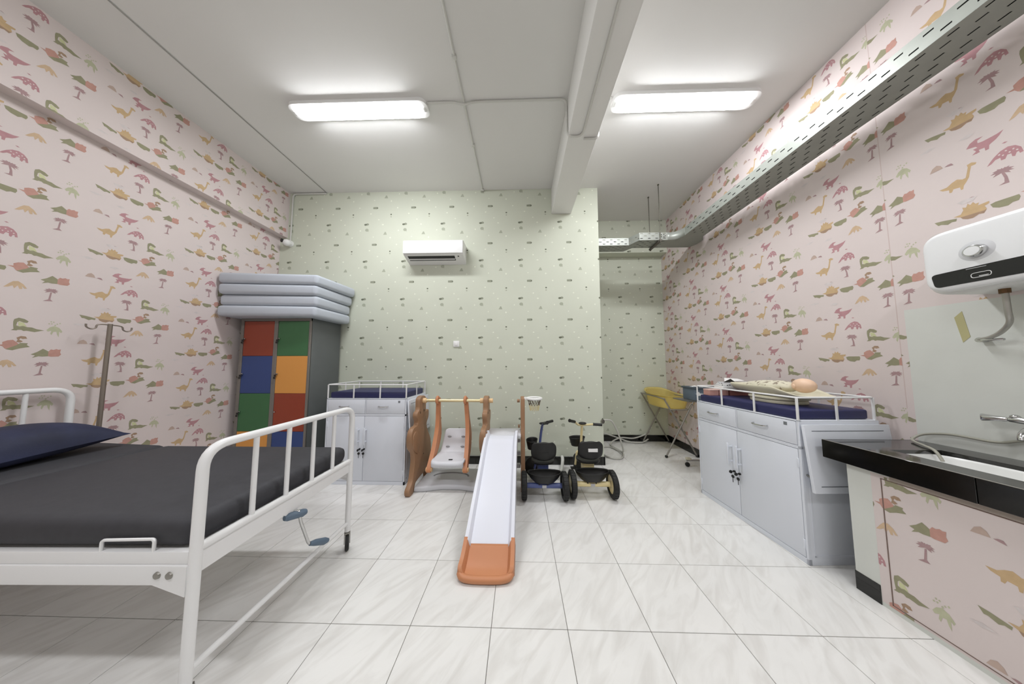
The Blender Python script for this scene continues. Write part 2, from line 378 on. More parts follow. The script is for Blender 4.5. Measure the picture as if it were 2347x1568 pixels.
# black skirting tiles
def skirting(name, p0, p1, nrm, first):
    s = obj(name, MB().box(min(p0[0], p1[0])-abs(nrm[0])*.004, max(p0[0], p1[0])+abs(nrm[0])*.004, min(p0[1], p1[1])-abs(nrm[1])*.004, max(p0[1], p1[1])+abs(nrm[1])*.004, 0, .098), GROUT, flat=True)
    s['kind'] = 'structure'; a = V((*p0, 0)); b = V((*p1, 0)); L = (b-a).length; d = (b-a)/L; t = 0.0; nx = first
    while t < L-.01:
        e = min(L, nx); P = a+d*(t+.001); Q = a+d*(e-.001); n = V((*nrm, 0))*.010
        xs_ = sorted((P.x, Q.x, (P+n).x, (Q+n).x)); ys_ = sorted((P.y, Q.y, (P+n).y, (Q+n).y))
        obj('skirting_tile', MB().box(xs_[0], xs_[-1], ys_[0], ys_[-1], 0, .103, .0015, 1), BLACKT, s, True)
        t = e; nx = e+.4
skirting('baseboard_back', (XB+.012, YB), (XL+.01, YB), (0, -1), .05)
skirting('baseboard_return', (XB, YB-.01), (XB, YA-.012), (1, 0), .3)
skirting('baseboard_alcove', (XB+.012, YA), (XR-.012, YA), (0, -1), .03)
skirting('baseboard_right', (XR, YA), (XR, 1.65), (-1, 0), .35)
skirting('baseboard_left', (XL, YB-.012), (XL, YF), (1, 0), .3)
# ------------------------------------------------------------------ ceiling lamps
LAMPM = mat('lamp_cover', (255, 255, 252), .4, emis=LAMP)
def lamp(cx, cy, label):
    t = thing('ceiling_lamp', label, 'lamp', (cx, cy, ZC), 0, False, 'long batten lamps on the ceiling')
    m = MB().prism([(p.x, p.y) for p in arc([(-.645, -.080, 0), (.655, -.080, 0), (.655, .080, 0), (-.645, .080, 0)], .075, 8, True)], 'z', -.034, 0); obj('lamp_base', m, WPLASTIC, t)
    prof = []
    m = MB()
    def fn(a, b):
        x = -.615+1.23*a; th = math.pi*b; e = min(1, (.615-abs(x))/.20); e = math.sqrt(max(0, 1-(1-e)**2)); 
        return (x, -.072*math.cos(th)*(.08+.92*e), -.031-.027*(math.sin(th)**.6)*e)
    m.grid(fn, 40, 14); obj('lamp_cover', m, LAMPM, t)
    for sx in (-1, 1): obj('end_clip', MB().box(min(sx*.606, sx*.630), max(sx*.606, sx*.630), -.02, .02, -.042, -.03, .004), WPLASTIC, t)
lamp(-1.50, 2.095, 'lit batten lamp on the ceiling left of the beam')
lamp(1.495, 2.095, 'lit batten lamp on the ceiling right of the beam, near the cable tray')
lamp(-1.50, -.5, 'lit batten lamp added behind the camera, out of view, left of the beam')  # second pair, out of view, added to light the foreground
lamp(1.495, -.5, 'lit batten lamp added behind the camera, out of view, right of the beam')
# conduits and cables
def run(name, pts, r, mt, label, cat='conduit', n=8, rad=.04):
    p = arc(pts, rad); return single(name, MB().tube(p, r, n), mt, label, cat, tuple(p[0]))
t = thing('ceiling_conduit', 'thin white conduit running straight along the ceiling left of the beam', 'conduit', (-.505, 3.2, ZC))
obj('pipe', MB().tube([(-.505, YF+.01, ZC-.011), (-.505, YB-.012, ZC-.011)], .010, 8), PVC, t)
for y in (1.73, 2.5, 3.19): obj('pipe_clip', MB().box(-.523, -.487, y-.014, y+.014, ZC-.026, ZC, .004), PVC, t)
run('lamp_conduit', [(-.84, 2.06, ZC-.010), (-.60, 2.06, ZC-.010), (-.505, 2.07, ZC-.028), (-.41, 2.06, ZC-.010), (.43, 2.06, ZC-.010), (.43, 2.06, 3.317), (.565, 2.06, 3.317), (.565, YF+.02, 3.317)], .009, PVC, 'white conduit bending from left lamp down and under the ceiling beam', rad=.06)
run('beam_conduit', [(.585, 2.085, 3.318), (.716, 2.085, 3.318), (.716, 2.085, ZC-.010), (.84, 2.06, ZC-.010)], .009, PVC, 'short white conduit bending round beam edge to right lamp')
run('ceiling_cable', [(-2.707, YF+.01, ZC-.005), (-2.71, YB-.01, ZC-.005)], .0045, mat('grey_cable', (150, 148, 142), .6), 'thin grey cable line along ceiling above the pink left wall', 'cable', 6)
run('corner_conduit', [(-2.71, YB-.012, ZC-.018), (-3.185, YB-.012, ZC-.018), (-3.185, YB-.012, 2.98)], .010, PVC, 'white conduit dropping down the back left corner to the camera', rad=.05)
t = thing('security_camera', 'small white dome camera in the back left corner under the wall ledge', 'camera', (-3.19, YB, 2.95))
obj('mount', MB().cyl((-3.19, YB, 2.955), (-3.19, YB-.03, 2.955), .045, 20), WPLASTIC, t)
obj('housing', MB().ell((-3.19, YB-.055, 2.945), .05, .05, .045), WPLASTIC, t)
obj('lens', MB().cyl((-3.212, YB-.085, 2.955), (-3.22, YB-.106, 2.955), .024, 16), BLACKP, t)
# ------------------------------------------------------------------ air conditioner, switch
t = thing('air_conditioner', 'white split air conditioner high on the green wall', 'air conditioner', (-1.11, YB, 2.60))
x0, x1 = -1.502, -.722
m = MB().prism([(YB, 2.63), (YB-.19, 2.69), (YB-.208, 2.72), (YB-.208, 2.862), (YB-.195, 2.876), (YB, 2.876)], 'x', x0, x1, .006)
obj('body', m, WPLASTIC, t)
fx = lambda a: x0+.78*a
def on(x, s_, d): # point on the sloping underside
    a = V((x, YB-.19, 2.69)); b = V((x, YB, 2.63)); n = V((0, -.3, -.95)).normalized(); return a+(b-a)*s_+n*d
def slab(xa, xb, sa, sb, d0, d1): return MB().hexa([on(xa, sa, d1), on(xb, sa, d1), on(xb, sb, d1), on(xa, sb, d1)], [on(xa, sa, d0), on(xb, sa, d0), on(xb, sb, d0), on(xa, sb, d0)])
obj('air_outlet', slab(x0+.045, x0+.66, .13, .56, -.001, .0015), BLACKP, t)
obj('louver', slab(x0+.05, x0+.655, .37, .43, .001, .012), WPLASTIC, t)
obj('control_window', slab(x0+.70, x0+.718, .14, .22, -.001, .002), BLACKP, t)
obj('front_panel', MB().box(x0+.004, x1-.004, YB-.214, YB-.206, 2.70, 2.866, .003), mat('gloss_white_panel', (246, 247, 246), .2), t)
t = thing('wall_switch', 'small white square socket plate on the green wall', 'switch', (-.842, YB, 1.53))
obj('plate', MB().box(-.882, -.802, YB-.012, YB, 1.508, 1.588, .004), WPLASTIC, t); obj('rocker', MB().box(-.862, -.822, YB-.017, YB-.01, 1.525, 1.571, .003), WPLASTIC, t)
def rotz(mb, x, y, a):
    bmesh.ops.rotate(mb.bm, verts=mb.bm.verts[:], cent=V((x, y, 0)), matrix=Matrix.Rotation(a, 3, 'Z')); return mb
# ------------------------------------------------------------------ hospital bed
bed = thing('hospital_bed', 'white steel hospital bed with barred foot rail in left foreground', 'bed', (-2.26, 1.33, 0))
XFt, XHd = -1.215, -3.29
sk = lambda x: -.02*(XFt-x)
def rail_end(name, x, ya, yb, top, zbars, bars, low):
    r = obj(name, MB().tube(arc([(x, ya, .115), (x, ya, top), (x, yb, top), (x, yb, .115)], .085, 8), .0175, 14), WHITE, bed)
    for y in bars: obj('rail_bar', MB().cyl((x, y, low), (x, y, top-.01), .0105, 12), WHITE, r)
    obj('lower_rail', MB().cyl((x, ya, low), (x, yb, low), .016, 14), WHITE, r)
    obj('cross_bar', MB().cyl((x, ya, .17), (x, yb, .17), .0125, 12), WHITE, r)
    return r
rail_end('foot_rail', XFt, .932, 1.765, .967, 0, (1.12, 1.281, 1.438, 1.594), .597)
rail_end('head_rail', XHd, .932+sk(XHd), 1.765+sk(XHd), 1.105, 0, [.932+sk(XHd)+.8331*k/5 for k in (1, 2, 3, 4)], .60)
obj('end_apron', MB().prism([(.945, .503), (1.27, .508), (1.27, .515), (1.30, .49), (1.42, .515), (1.75, .52), (1.75, .584), (.945, .584)], 'x', XFt-.006, XFt+.002), WHITE, bed)
for ya, sg in ((.915, 1), (1.782, -1)):
    q0, q1 = (XFt-.005, ya), (XHd+.005, ya+sk(XHd))
    def pr(z0, z1, d0, d1): # a bar along the side
        a0, a1 = sorted((q0[1]+sg*d0, q0[1]+sg*d1)); b0, b1 = sorted((q1[1]+sg*d0, q1[1]+sg*d1))
        return [(q1[0], b0, z0), (q0[0], a0, z0), (q0[0], a1, z0), (q1[0], b1, z0)], [(q1[0], b0, z1), (q0[0], a0, z1), (q0[0], a1, z1), (q1[0], b1, z1)]
    m = MB().hexa(*pr(.480, .548, 0, .022), .003); m.hexa(*pr(.548, .592, .006, .03), .003)
    s = obj('side_rail', m, WHITE, bed)
    yy = q0[1]+sg*.001; g = MB().prism([(-1.35, .482), (-1.222, .442), (-1.222, .546), (-1.35, .546)], 'y', yy-.003, yy+.003); obj('gusset', g, WHITE, s)
    for x in (-1.329, -1.283): obj('bolt_cap', MB().lathe([(0, -.006*sg), (.011, -.005*sg), (.013, 0)], (x, yy-sg*.003, .516), 'y', 16), STEEL, s)
    gp = [(-1.566, ya+.012*sg+sk(-1.566), .585), (-1.566, ya+.012*sg+sk(-1.566), .630), (-1.368, ya+.012*sg+sk(-1.368), .634), (-1.368, ya+.012*sg+sk(-1.368), .585)]
    obj('mattress_guard', MB().tube(arc(gp, .012, 4), .0052, 8), WHITE, s)
obj('bed_base', MB().hexa([(XHd+.02, .955+sk(XHd), .565), (XFt-.02, .955, .565), (XFt-.02, 1.745, .565), (XHd+.02, 1.745+sk(XHd), .565)], [(XHd+.02, .955+sk(XHd), .584), (XFt-.02, .955, .584), (XFt-.02, 1.745, .584), (XHd+.02, 1.745+sk(XHd), .584)]), WHITE, bed)
for x, y in ((XFt, .932), (XFt, 1.765), (XHd, .932+sk(XHd)), (XHd, 1.765+sk(XHd))):
    m = MB().cyl((x, y, .105), (x, y, .14), .014); m.box(x-.018, x+.018, y-.022, y+.022, .098, .112, .004)
    for s_ in (-1, 1): m.prism([(y-.03, .045), (y-.012, .04), (y+.022, .1), (y-.02, .1)], 'x', x+s_*.016-.002, x+s_*.016+.002)
    c = obj('caster', rotz(m, x, y, .62), STEEL, bed)
    obj('wheel', rotz(MB().lathe([(.008, -.011), (.04, -.012), (.047, -.009), (.049, 0), (.047, .009), (.04, .012), (.008, .011)], (x, y-.02, .049), 'x', 24), x, y, .62), RUBBER, c)
BLUEG = mat('blue_grey_grip', (92, 110, 128), .45)
m = MB().tube(arc([(-1.26, 1.335, .50), (-1.185, 1.335, .50), (-1.185, 1.345, .44), (-1.18, 1.40, .285), (-1.175, 1.44, .262)], .02, 4), .0075, 10)
c = obj('crank_handle', m, CHROME, bed); obj('grip', MB().tube([(-1.178, 1.405, .283), (-1.17, 1.43, .272), (-1.155, 1.48, .245), (-1.15, 1.50, .236)], [.010, .016, .019, .012], 14), BLUEG, c)
m = MB().cyl((-1.30, 1.36, .485), (-1.22, 1.35, .485), .0075, 10); c = obj('crank_handle', m, CHROME, bed)
obj('grip', MB().tube([(-1.22, 1.285, .490), (-1.215, 1.30, .488), (-1.185, 1.355, .478), (-1.18, 1.37, .476)], [.012, .019, .020, .014], 14), BLUEG, c)
# mattress, two sections with a slight rise towards the head
CHAR = mat('charcoal_mattress', (60, 60, 64), .65, var=.06, vs=30, bump=.15, bs=150, spec=.35)
def mat_sec(x0, x1, za, zb, y0=.938, y1=1.782):
    m = MB().hexa([(x0, y0+sk(x0), .586), (x1, y0+sk(x1), .586), (x1, y1+sk(x1), .586), (x0, y1+sk(x0), .586)], [(x0, y0+sk(x0), za), (x1, y0+sk(x1), zb), (x1, y1+sk(x1), zb), (x0, y1+sk(x0), za)], .042, 6); return m
mt = thing('mattress', 'charcoal grey mattress lying on the white hospital bed', 'mattress', (-2.26, 1.34, .586))
obj('foot_section', mat_sec(-2.56, -1.25, .703, .694), CHAR, mt); obj('head_section', mat_sec(-3.24, -2.555, .735, .706), CHAR, mt)
# pillow
PILLOW = mat('dark_navy_pillow', (34, 39, 66), .7, var=.3, vs=7, bump=.25, bs=120)
def pil(a, b):
    u, v = 2*a-1, 2*b-1; h = (1-abs(u)**2.6)**.62*(1-abs(v)**2.6)**.62
    return u, v, h
def pf(sgn):
    def f(a, b):
        u, v, h = pil(a, b); pinch = 1-.10*(1-v*v)*abs(u)**3; p2 = 1-.08*(1-u*u)*abs(v)**3
        x, y = .235*u*pinch, .36*v*p2; z = .772+.025*v+.045*(v if v > 0 else 0)*0+(.150 if sgn > 0 else -.055)*h
        return (-2.955+x*math.cos(.08)+y*math.sin(-.08), 1.315+y*math.cos(.08)+x*math.sin(.08), z)
    return f
m = MB().grid(pf(1), 26, 30); m.grid(pf(-1), 26, 30); bmesh.ops.remove_doubles(m.bm, verts=m.bm.verts[:], dist=1e-4); bmesh.ops.recalc_face_normals(m.bm, faces=m.bm.faces[:])
pl = thing('pillow', 'plump dark navy pillow on the mattress at the head of the bed', 'pillow', (-2.955, 1.315, .72))
pc = obj('pillowcase', m, PILLOW, pl)
# drip stand
iv = thing('iv_pole', 'brown grey drip pole with two hooks standing behind the bed head', 'drip stand', (-3.25, 1.835, 0))
IVM = mat('brown_grey_metal', (140, 130, 120), .4, .5)
obj('pole', MB().cyl((-3.25, 1.835, .02), (-3.25, 1.835, 1.605), .012, 14), IVM, iv)
obj('foot', MB().lathe([(0, .0), (.07, .0), (.07, .012), (.02, .03), (0, .03)], (-3.25, 1.835, 0), 'z', 24), IVM, iv)
for s_ in (-1, 1):
    p = [(-3.25, 1.835, 1.598), (-3.25, 1.835+s_*.055, 1.592), (-3.25, 1.835+s_*.065, 1.565), (-3.25, 1.835+s_*.085, 1.555), (-3.25, 1.835+s_*.105, 1.567), (-3.25, 1.835+s_*.108, 1.59)]
    obj('hook', MB().tube(smooth(p, 4), .005, 8), IVM, iv)
# ------------------------------------------------------------------ locker with coloured doors
LG = mat('dark_grey_locker', (98, 102, 102), .5, var=.03); LFR = mat('grey_brown_frame', (122, 116, 110), .5)
DC = {'red': mat('red_door', (148, 64, 42), .5), 'green': mat('green_door', (62, 110, 70), .5), 'blue': mat('blue_door', (54, 74, 128), .5), 'orange': mat('orange_door', (224, 156, 78), .5)}
lk = thing('locker', 'tall dark grey locker with red, green, blue and orange doors', 'locker', (-2.81, 2.95, 0))
LX0, LX1, LY0, LY1 = -3.232, -2.402, 2.722, 3.185
m = MB().box(LX0, LX1, LY0+.012, LY1, 0, 1.812, .002); obj('body', m, LG, lk)
m = MB(); 
for a, b in ((LX0, LX0+.035), (-2.835, -2.79), (LX1-.022, LX1)): m.box(a, b, LY0-.001, LY0+.02, .0, 1.812, .0015, 1)
m.box(LX0, LX1, LY0, LY0+.02, 1.782, 1.812, .0015, 1); m.box(LX0, LX1, LY0, LY0+.02, 0, .10, .0015, 1); obj('front_frame', m, LFR, lk)
ZR = (1.780, 1.377, .951, .527, .103)
for (xa, xb), cs in (((LX0+.038, -2.838), ('red', 'blue', 'green', 'orange')), ((-2.787, LX1-.025), ('green', 'orange', 'red', 'blue'))):
    for i, cname in enumerate(cs):
        d = obj('door', MB().box(xa, xb, LY0+.002, LY0+.018, ZR[i+1]+.0015, ZR[i]-.0015, .002, 1), DC[cname], lk); d['label'] = cname+' locker door'
        kz = ZR[i]-.205
        obj('lock', MB().cyl((xa+.022, LY0+.004, kz), (xa+.022, LY0-.010, kz), .008, 12), CHROME, d)
        if (i, cname) != (2, 'red'):
            k = MB().box(xa+.012-.02, xa+.012+.006, LY0-.014, LY0-.010, kz-.03, kz-.008, .002, 1); k.cyl((xa+.018, LY0-.008, kz), (xa+.018, LY0-.016, kz-.01), .004, 8)
            k.box(xa-.008, xa+.012, LY0-.018, LY0-.014, kz-.055, kz-.032, .003, 1); obj('key', k, BLACKP, d)
# grey foam mattresses
FOAM = mat('pale_blue_grey_cover', (188, 194, 203), .55, var=.02, vs=8, bump=.2, bs=40, spec=.4)
zb = 1.813
for i, (nm, dr, dx, dy) in enumerate((('bottom', -.01, .0, .0), ('second from bottom', -.015, .01, .02), ('third from bottom', .01, .0, -.005), ('topmost', .045, .015, -.01))):
    h = .122
    b = [(-3.315, 2.535+dy), (-2.292+dx*.5, 2.635+dy*.4), (-2.265+dr, 3.19), (-3.32, 3.19)]
    m = MB().hexa([(x, y, zb) for x, y in b], [(x, y, zb+h-.002) for x, y in b], .036, 6)
    single('folding_mattress', m, FOAM, ('pale grey folded mattress lying on the locker, '+nm+' of the stack of four') if i else 'pale grey folded mattress lying directly on the locker, bottom of the stack of four', 'mattress', (-2.75, 2.87, zb), 'grey mattresses on the locker')
    zb += h
# ------------------------------------------------------------------ nursery changing cabinets
CW, CD, CH = .88, .545, .909
def bow(x, z): return MB().tube(smooth([(x-.05, -.002, z), (x-.045, -.02, z-.004), (x, -.026, z-.006), (x+.045, -.02, z-.004), (x+.05, -.002, z)], 4), .0055, 8)
CLEAR = mat('milky_acrylic', (222, 226, 234), .2, spec=.6)
def cabinet(label, loc, rz):
    t = thing('changing_cabinet', label, 'cabinet', loc, rz, False, 'white changing cabinets')
    m = MB().box(0, CW, .018, CD, .0, CH, .003); obj('body', m, CAB, t)
    m = MB()
    for a, b, c, d in ((0, .012, 0, CH), (CW-.014, CW, 0, CH), (.428, .436, .735, CH)): m.box(a, b, 0, .02, c, d, .001, 1)
    for c, d in ((.902, CH), (.722, .742), (0, .036)): m.box(0, CW, .0, .02, c, d, .001, 1)
    obj('face_frame', m, CAB, t); obj('gap_shadow', MB().box(.008, CW-.008, .012, .022, .01, CH-.006), CABIN, t)
    for a, b, hx in ((.0145, .4255, .2), (.4385, CW-.0165, .63)):
        d = obj('drawer', MB().box(a, b, 0, .016, .7445, .899, .003, 2), CAB, t); obj('handle', bow(hx, .826), CHROME, d)
    for a, b, hx, kx in ((.0145, .4235, .372, .388), (.4265, CW-.0165, .452, .436)):
        d = obj('door', MB().box(a, b, 0, .016, .0385, .7195, .003, 2), CAB, t)
        h = MB().box(hx-.008, hx+.008, -.046, -.034, .425, .605, .004)
        for z in (.455, .575): h.box(hx-.006, hx+.006, -.036, 0, z-.006, z+.006, .002, 1)
        obj('pull_bar', h, CLEAR, d)
        k = MB().cyl((kx, 0, .372), (kx, -.012, .372), .009, 12); k.tube([(kx, -.01, .372), (kx, -.03, .372)], [.004, .004], 8); k.lathe([(.0, -.004), (.013, -.003), (.013, .003), (0, .004)], (kx, -.036, .370), 'x', 14)
        k.lathe([(.0, -.003), (.013, -.002), (.013, .002), (0, .003)], (kx+.002, -.022, .332), 'y', 14); k.box(kx, kx+.004, -.024, -.021, .285, .325); obj('key', k, BLACKP, d)
        hg = a+.003 if a < .2 else b-.003
        for z in (.12, .63): obj('hinge', MB().box(hg-.006, hg+.006, -.004, .004, z-.03, z+.03, .002, 1), CAB, d)
    obj('sticker', MB().box(.79, .812, -.0008, .001, .862, .884), mat('grey_sticker', (120, 124, 128), .6), t)
    m = MB()
    for a, b, c, d in ((.04, .05, .05, CH-.36), (CD-.05, CD-.04, .05, CH-.36)): m.box(CW, CW+.002, a, b, c, d)
    m.box(CW, CW+.002, .04, CD-.04, .05, .06); obj('side_panel_ridge', m, CAB, t)
    # hinged side leaf, hanging a little open
    def fl(y, s_, d): return (CW+.006+.035*s_+d, y, CH-.024-.415*s_)
    m = MB().hexa([fl(.005, 1, 0), fl(.005, 1, .018), fl(CD+.03, 1, .018), fl(CD+.03, 1, 0)], [fl(.005, 0, 0), fl(.005, 0, .018), fl(CD+.03, 0, .018), fl(CD+.03, 0, 0)], .003)
    f = obj('side_leaf', m, CAB, t)
    for sa in (.09, .9): obj('panel_groove', MB().tube([fl(.05, sa, .0185), fl(CD-.02, sa, .0185)], .0022, 6), CABIN, f)
    for y in (.03, CD-.05):
        obj('stay', MB().cyl((CW-.002, y, .74), (CW+.018, y, .72), .006, 8), STEEL, f); obj('stay', MB().cyl((CW-.002, y, .56), (CW+.03, y, .55), .006, 8), STEEL, f)
    g = obj('guard_rail', MB().tube(arc([(.004, .006, 1.058), (CW-.006, .006, 1.058), (CW-.006, CD-.02, 1.058), (.004, CD-.02, 1.058)], .015, 3, True), .0062, 8, True), WHITE, t)
    for x in (.006, .292, .585, CW-.006):
        for y in (.006, CD-.02): obj('post', MB().box(x-.0065, x+.0065, y-.004, y+.004, CH-.002, 1.056, .001, 1), WHITE, g)
    for x in (.006, CW-.006): obj('post', MB().box(x-.004, x+.004, CD/2-.0065, CD/2+.0065, CH-.002, 1.056, .001, 1), WHITE, g)
    return t
def pad(label, loc, rz):
    t = thing('changing_pad', label, 'pad', loc, rz, False, 'navy pads on the changing cabinets')
    obj('cover', MB().box(.022, CW-.022, .02, CD-.035, CH+.001, .974, .012, 3), NAVY, t)
cabinet('white steel changing cabinet by the green wall beside the swing set', (-2.11, 2.643, 0), 0); pad('navy pad on top of the cabinet by the green wall', (-2.11, 2.643, 0), 0)
RZ = math.radians(-87.8)
cabinet('white steel changing cabinet along the pink right wall beside the sink', (1.809, 2.566, 0), RZ); pad('navy pad on the right cabinet, under the baby scale', (1.809, 2.566, 0), RZ)
# ------------------------------------------------------------------ things on the right cabinet
CREAM = mat('cream_plastic', (214, 208, 184), .45)
PZ = .9745
sc_ = thing('infant_scale', 'cream infant scale with a long curved pan on the right cabinet', 'scale', (2.10, 2.06, PZ))
def ov(cx, cy, rx, ry, n=28, p=2.6, rot=0.0):
    o = []
    for k in range(n):
        a = 2*math.pi*k/n; c, s = math.cos(a), math.sin(a); x = rx*abs(c)**(2/p)*(1 if c > 0 else -1); y = ry*abs(s)**(2/p)*(1 if s > 0 else -1)
        o.append((cx+x*math.cos(rot)-y*math.sin(rot), cy+x*math.sin(rot)+y*math.cos(rot)))
    return o
obj('base', MB().prism(ov(2.10, 2.06, .135, .165), 'z', PZ, PZ+.028, .008), CREAM, sc_)
obj('platform', MB().prism(ov(2.10, 2.06, .145, .175), 'z', PZ+.030, PZ+.050, .007), CREAM, sc_)
def pan(a, b):
    v = 2*a-1; u = 2*b-1   # v along the wall, u across
    y = 2.075+.335*v; hw = .145*(1-abs(v)**5*.55); x = 2.10+hw*u
    rim = 1.108 if v > -.35 else 1.108-.048*min(1, (-.35-v)/.45)
    flo = 1.036+.018*max(0, v)**2
    e = max(abs(u)**5, abs(v)**9)
    return (x, y, flo+(rim-flo)*e)
m = MB().grid(pan, 44, 26); o = obj('pan', m, CREAM, sc_); md = o.modifiers.new('s', 'SOLIDIFY'); md.thickness = .006; md.offset = -1
SKIN = mat('peach_doll_vinyl', (226, 192, 164), .45, spec=.5)
CLOTH = mat('pale_printed_cloth', (208, 203, 182), .85, bump=.3, bs=60)
nt = CLOTH.node_tree; vn = nt.nodes.new('ShaderNodeTexNoise'); vn.inputs['Scale'].default_value = 34; vn.inputs['Detail'].default_value = 2; cr = nt.nodes.new('ShaderNodeValToRGB')
cr.color_ramp.elements[0].position = .56; cr.color_ramp.elements[0].color = (*lin((208, 203, 182)), 1); cr.color_ramp.elements[1].position = .62; cr.color_ramp.elements[1].color = (*lin((140, 128, 112)), 1)
nt.links.new([n for n in nt.nodes if n.type == 'TEX_COORD'][0].outputs['Object'], vn.inputs['Vector']); nt.links.new(vn.outputs['Fac'], cr.inputs[0]); nt.links.new(cr.outputs[0], nt.nodes['Principled BSDF'].inputs['Base Color'])
dl = thing('baby_doll', 'peach baby doll swaddled in pale printed cloth lying in the scale pan', 'doll', (2.10, 2.03, 1.05))
def head(a, b):
    th = 2*math.pi*a; ph = math.pi*b; x = math.sin(ph)*math.cos(th); y = -math.cos(ph); z = math.sin(ph)*math.sin(th)
    k = 1+.03*math.exp(-((x)**2+(z-.95)**2+(y-.25)**2)/.03) # nose
    k -= .03*(math.exp(-((x-.33)**2+(z-.85)**2+(y+.02)**2)/.02)+math.exp(-((x+.33)**2+(z-.85)**2+(y+.02)**2)/.02))
    return (2.10+.056*x*k, 1.866+.068*y*k, 1.122+.053*z*k)
hd = obj('head', MB().grid(head, 32, 24), SKIN, dl)
for s_ in (-1, 1): obj('ear', MB().ell((2.10+s_*.055, 1.886, 1.116), .006, .013, .017, 10, 8), SKIN, hd)
def swad(a, b):
    th = 2*math.pi*a; v = 2*b-1; r = (1-abs(v)**2.4)**.5; w_ = .098-.03*b; h_ = .064-.024*b
    wr = 1+.04*math.sin(9*b*3+3*math.sin(th*2))
    return (2.10+w_*r*wr*math.cos(th), 2.135+.225*v, 1.098-.012*b+h_*r*wr*math.sin(th)*(1 if math.sin(th) > 0 else .7))
obj('swaddle', MB().grid(swad, 32, 30), CLOTH, dl)
PINKB = mat('dusty_pink_carton', (196, 148, 138), .7)
for i, (x, lb) in enumerate(((1.89, 'dusty pink carton on far end of right cabinet pad, nearest the drawers'), (1.985, 'dusty pink carton on far end of right cabinet pad, second from the drawers'))):
    t = thing('carton', lb, 'box', (x, 2.48, PZ), 0, True, 'pink cartons'); obj('box_body', MB().box(x-.043, x+.043, 2.44, 2.52, PZ, PZ+.055, .002, 1), PINKB, t)
    obj('lid', MB().box(x-.045, x+.045, 2.438, 2.522, PZ+.048, PZ+.060, .002, 1), mat('pale_pink_lid', (222, 190, 180), .7), t)
t = thing('paper_box', 'dull red box with flat white lid under patterned booklets on the right cabinet', 'box', (2.15, 2.48, PZ)); obj('tray', MB().box(2.04, 2.30, 2.43, 2.53, PZ, PZ+.068, .003, 1), mat('dull_red_box', (150, 96, 88), .7), t); obj('lid', MB().box(1.965, 2.31, 2.425, 2.535, PZ+.062, PZ+.086, .003, 1), WPLASTIC, t)
PRN = bpy.data.materials.new('black_white_print'); PRN.use_nodes = True; nt = PRN.node_tree; vn = nt.nodes.new('ShaderNodeTexVoronoi'); vn.inputs['Scale'].default_value = 46; tc = nt.nodes.new('ShaderNodeTexCoord'); cr = nt.nodes.new('ShaderNodeValToRGB'); cr.color_ramp.interpolation = 'CONSTANT'
cr.color_ramp.elements[0].color = (*lin((60, 62, 70)), 1); cr.color_ramp.elements[1].position = .34; cr.color_ramp.elements[1].color = (*lin((222, 222, 224)), 1); nt.links.new(tc.outputs['Object'], vn.inputs['Vector']); nt.links.new(vn.outputs['Distance'], cr.inputs[0]); nt.links.new(cr.outputs[0], nt.nodes['Principled BSDF'].inputs['Base Color'])
z0 = 1.0615
t = thing('booklet_stack', 'black and white patterned booklet stack lying on the flat white lid', 'booklets', (2.13, 2.48, z0))
for k in range(5): obj('booklet', MB().box(1.97+.006*k, 2.305-.004*k, 2.428+.004*k, 2.532-.003*k, z0+.0085*k, z0+.0085*k+.008, .001, 1), PRN if k not in (0, 2) else WPLASTIC, t)
t = thing('folded_booklet', 'half open white booklet with dark inside on top of the booklets', 'booklet', (2.07, 2.48, 1.105))
obj('cover', MB().hexa([(2.00, 2.445, 1.106), (2.19, 2.445, 1.116), (2.19, 2.52, 1.130), (2.06, 2.52, 1.138)], [(2.00, 2.445, 1.108), (2.19, 2.445, 1.119), (2.19, 2.52, 1.133), (2.06, 2.52, 1.141)]), WPLASTIC, t); obj('inside', MB().prism([(1.985, 1.1045), (2.10, 1.1045), (2.055, 1.136)], 'y', 2.44, 2.443), BLACKP, t)
# ------------------------------------------------------------------ instrument table and box behind the cabinet
mt_ = thing('instrument_table', 'steel overbed instrument table on casters behind the right cabinet', 'table', (2.14, 2.93, 0))
obj('table_top', MB().box(1.885, 2.36, 2.80, 3.08, .852, .866, .004), STEEL, mt_)
obj('column', MB().tube(arc([(2.40, 2.94, .06), (2.40, 2.94, .84), (2.30, 2.94, .845)], .04), .014, 12), STEEL, mt_)
obj('base_bar', MB().tube(arc([(2.08, 3.19, .075), (2.38, 3.19, .075), (2.38, 2.70, .075), (2.10, 2.70, .075)], .03), .011, 10), CHROME, mt_)
for x, y in ((2.09, 3.19), (2.37, 3.19), (2.37, 2.70), (2.11, 2.70)):
    c = obj('caster', MB().cyl((x, y, .05), (x, y, .08), .009, 10), CHROME, mt_); obj('wheel', MB().lathe([(.006, -.012), (.024, -.012), (.028, 0), (.024, .012), (.006, .012)], (x, y-.008, .028), 'y', 18), BLACKP, c)
obj('caster_cover', MB().box(2.075, 2.13, 3.16, 3.20, .088, .112, .005), CREAM, mt_)
t = thing('storage_box', 'blue grey box with white leaf mark on the steel table', 'box', (2.12, 2.93, .867))
BXM = mat('blue_grey_box', (98, 112, 124), .6)
obj('box_body', MB().box(1.975, 2.26, 2.84, 3.03, .867, 1.005, .004), BXM, t); obj('rim', MB().box(1.965, 2.27, 2.83, 3.04, .995, 1.015, .003), mat('dark_blue_grey', (74, 84, 92), .6), t)
obj('white_mark', MB().prism([(1.99, .940), (2.015, .945), (2.03, .965), (2.04, .947), (2.085, .94), (2.055, .93), (2.065, .912), (2.035, .922), (2.015, .912), (2.02, .93)], 'y', 2.8385, 2.841), WPLASTIC, t)
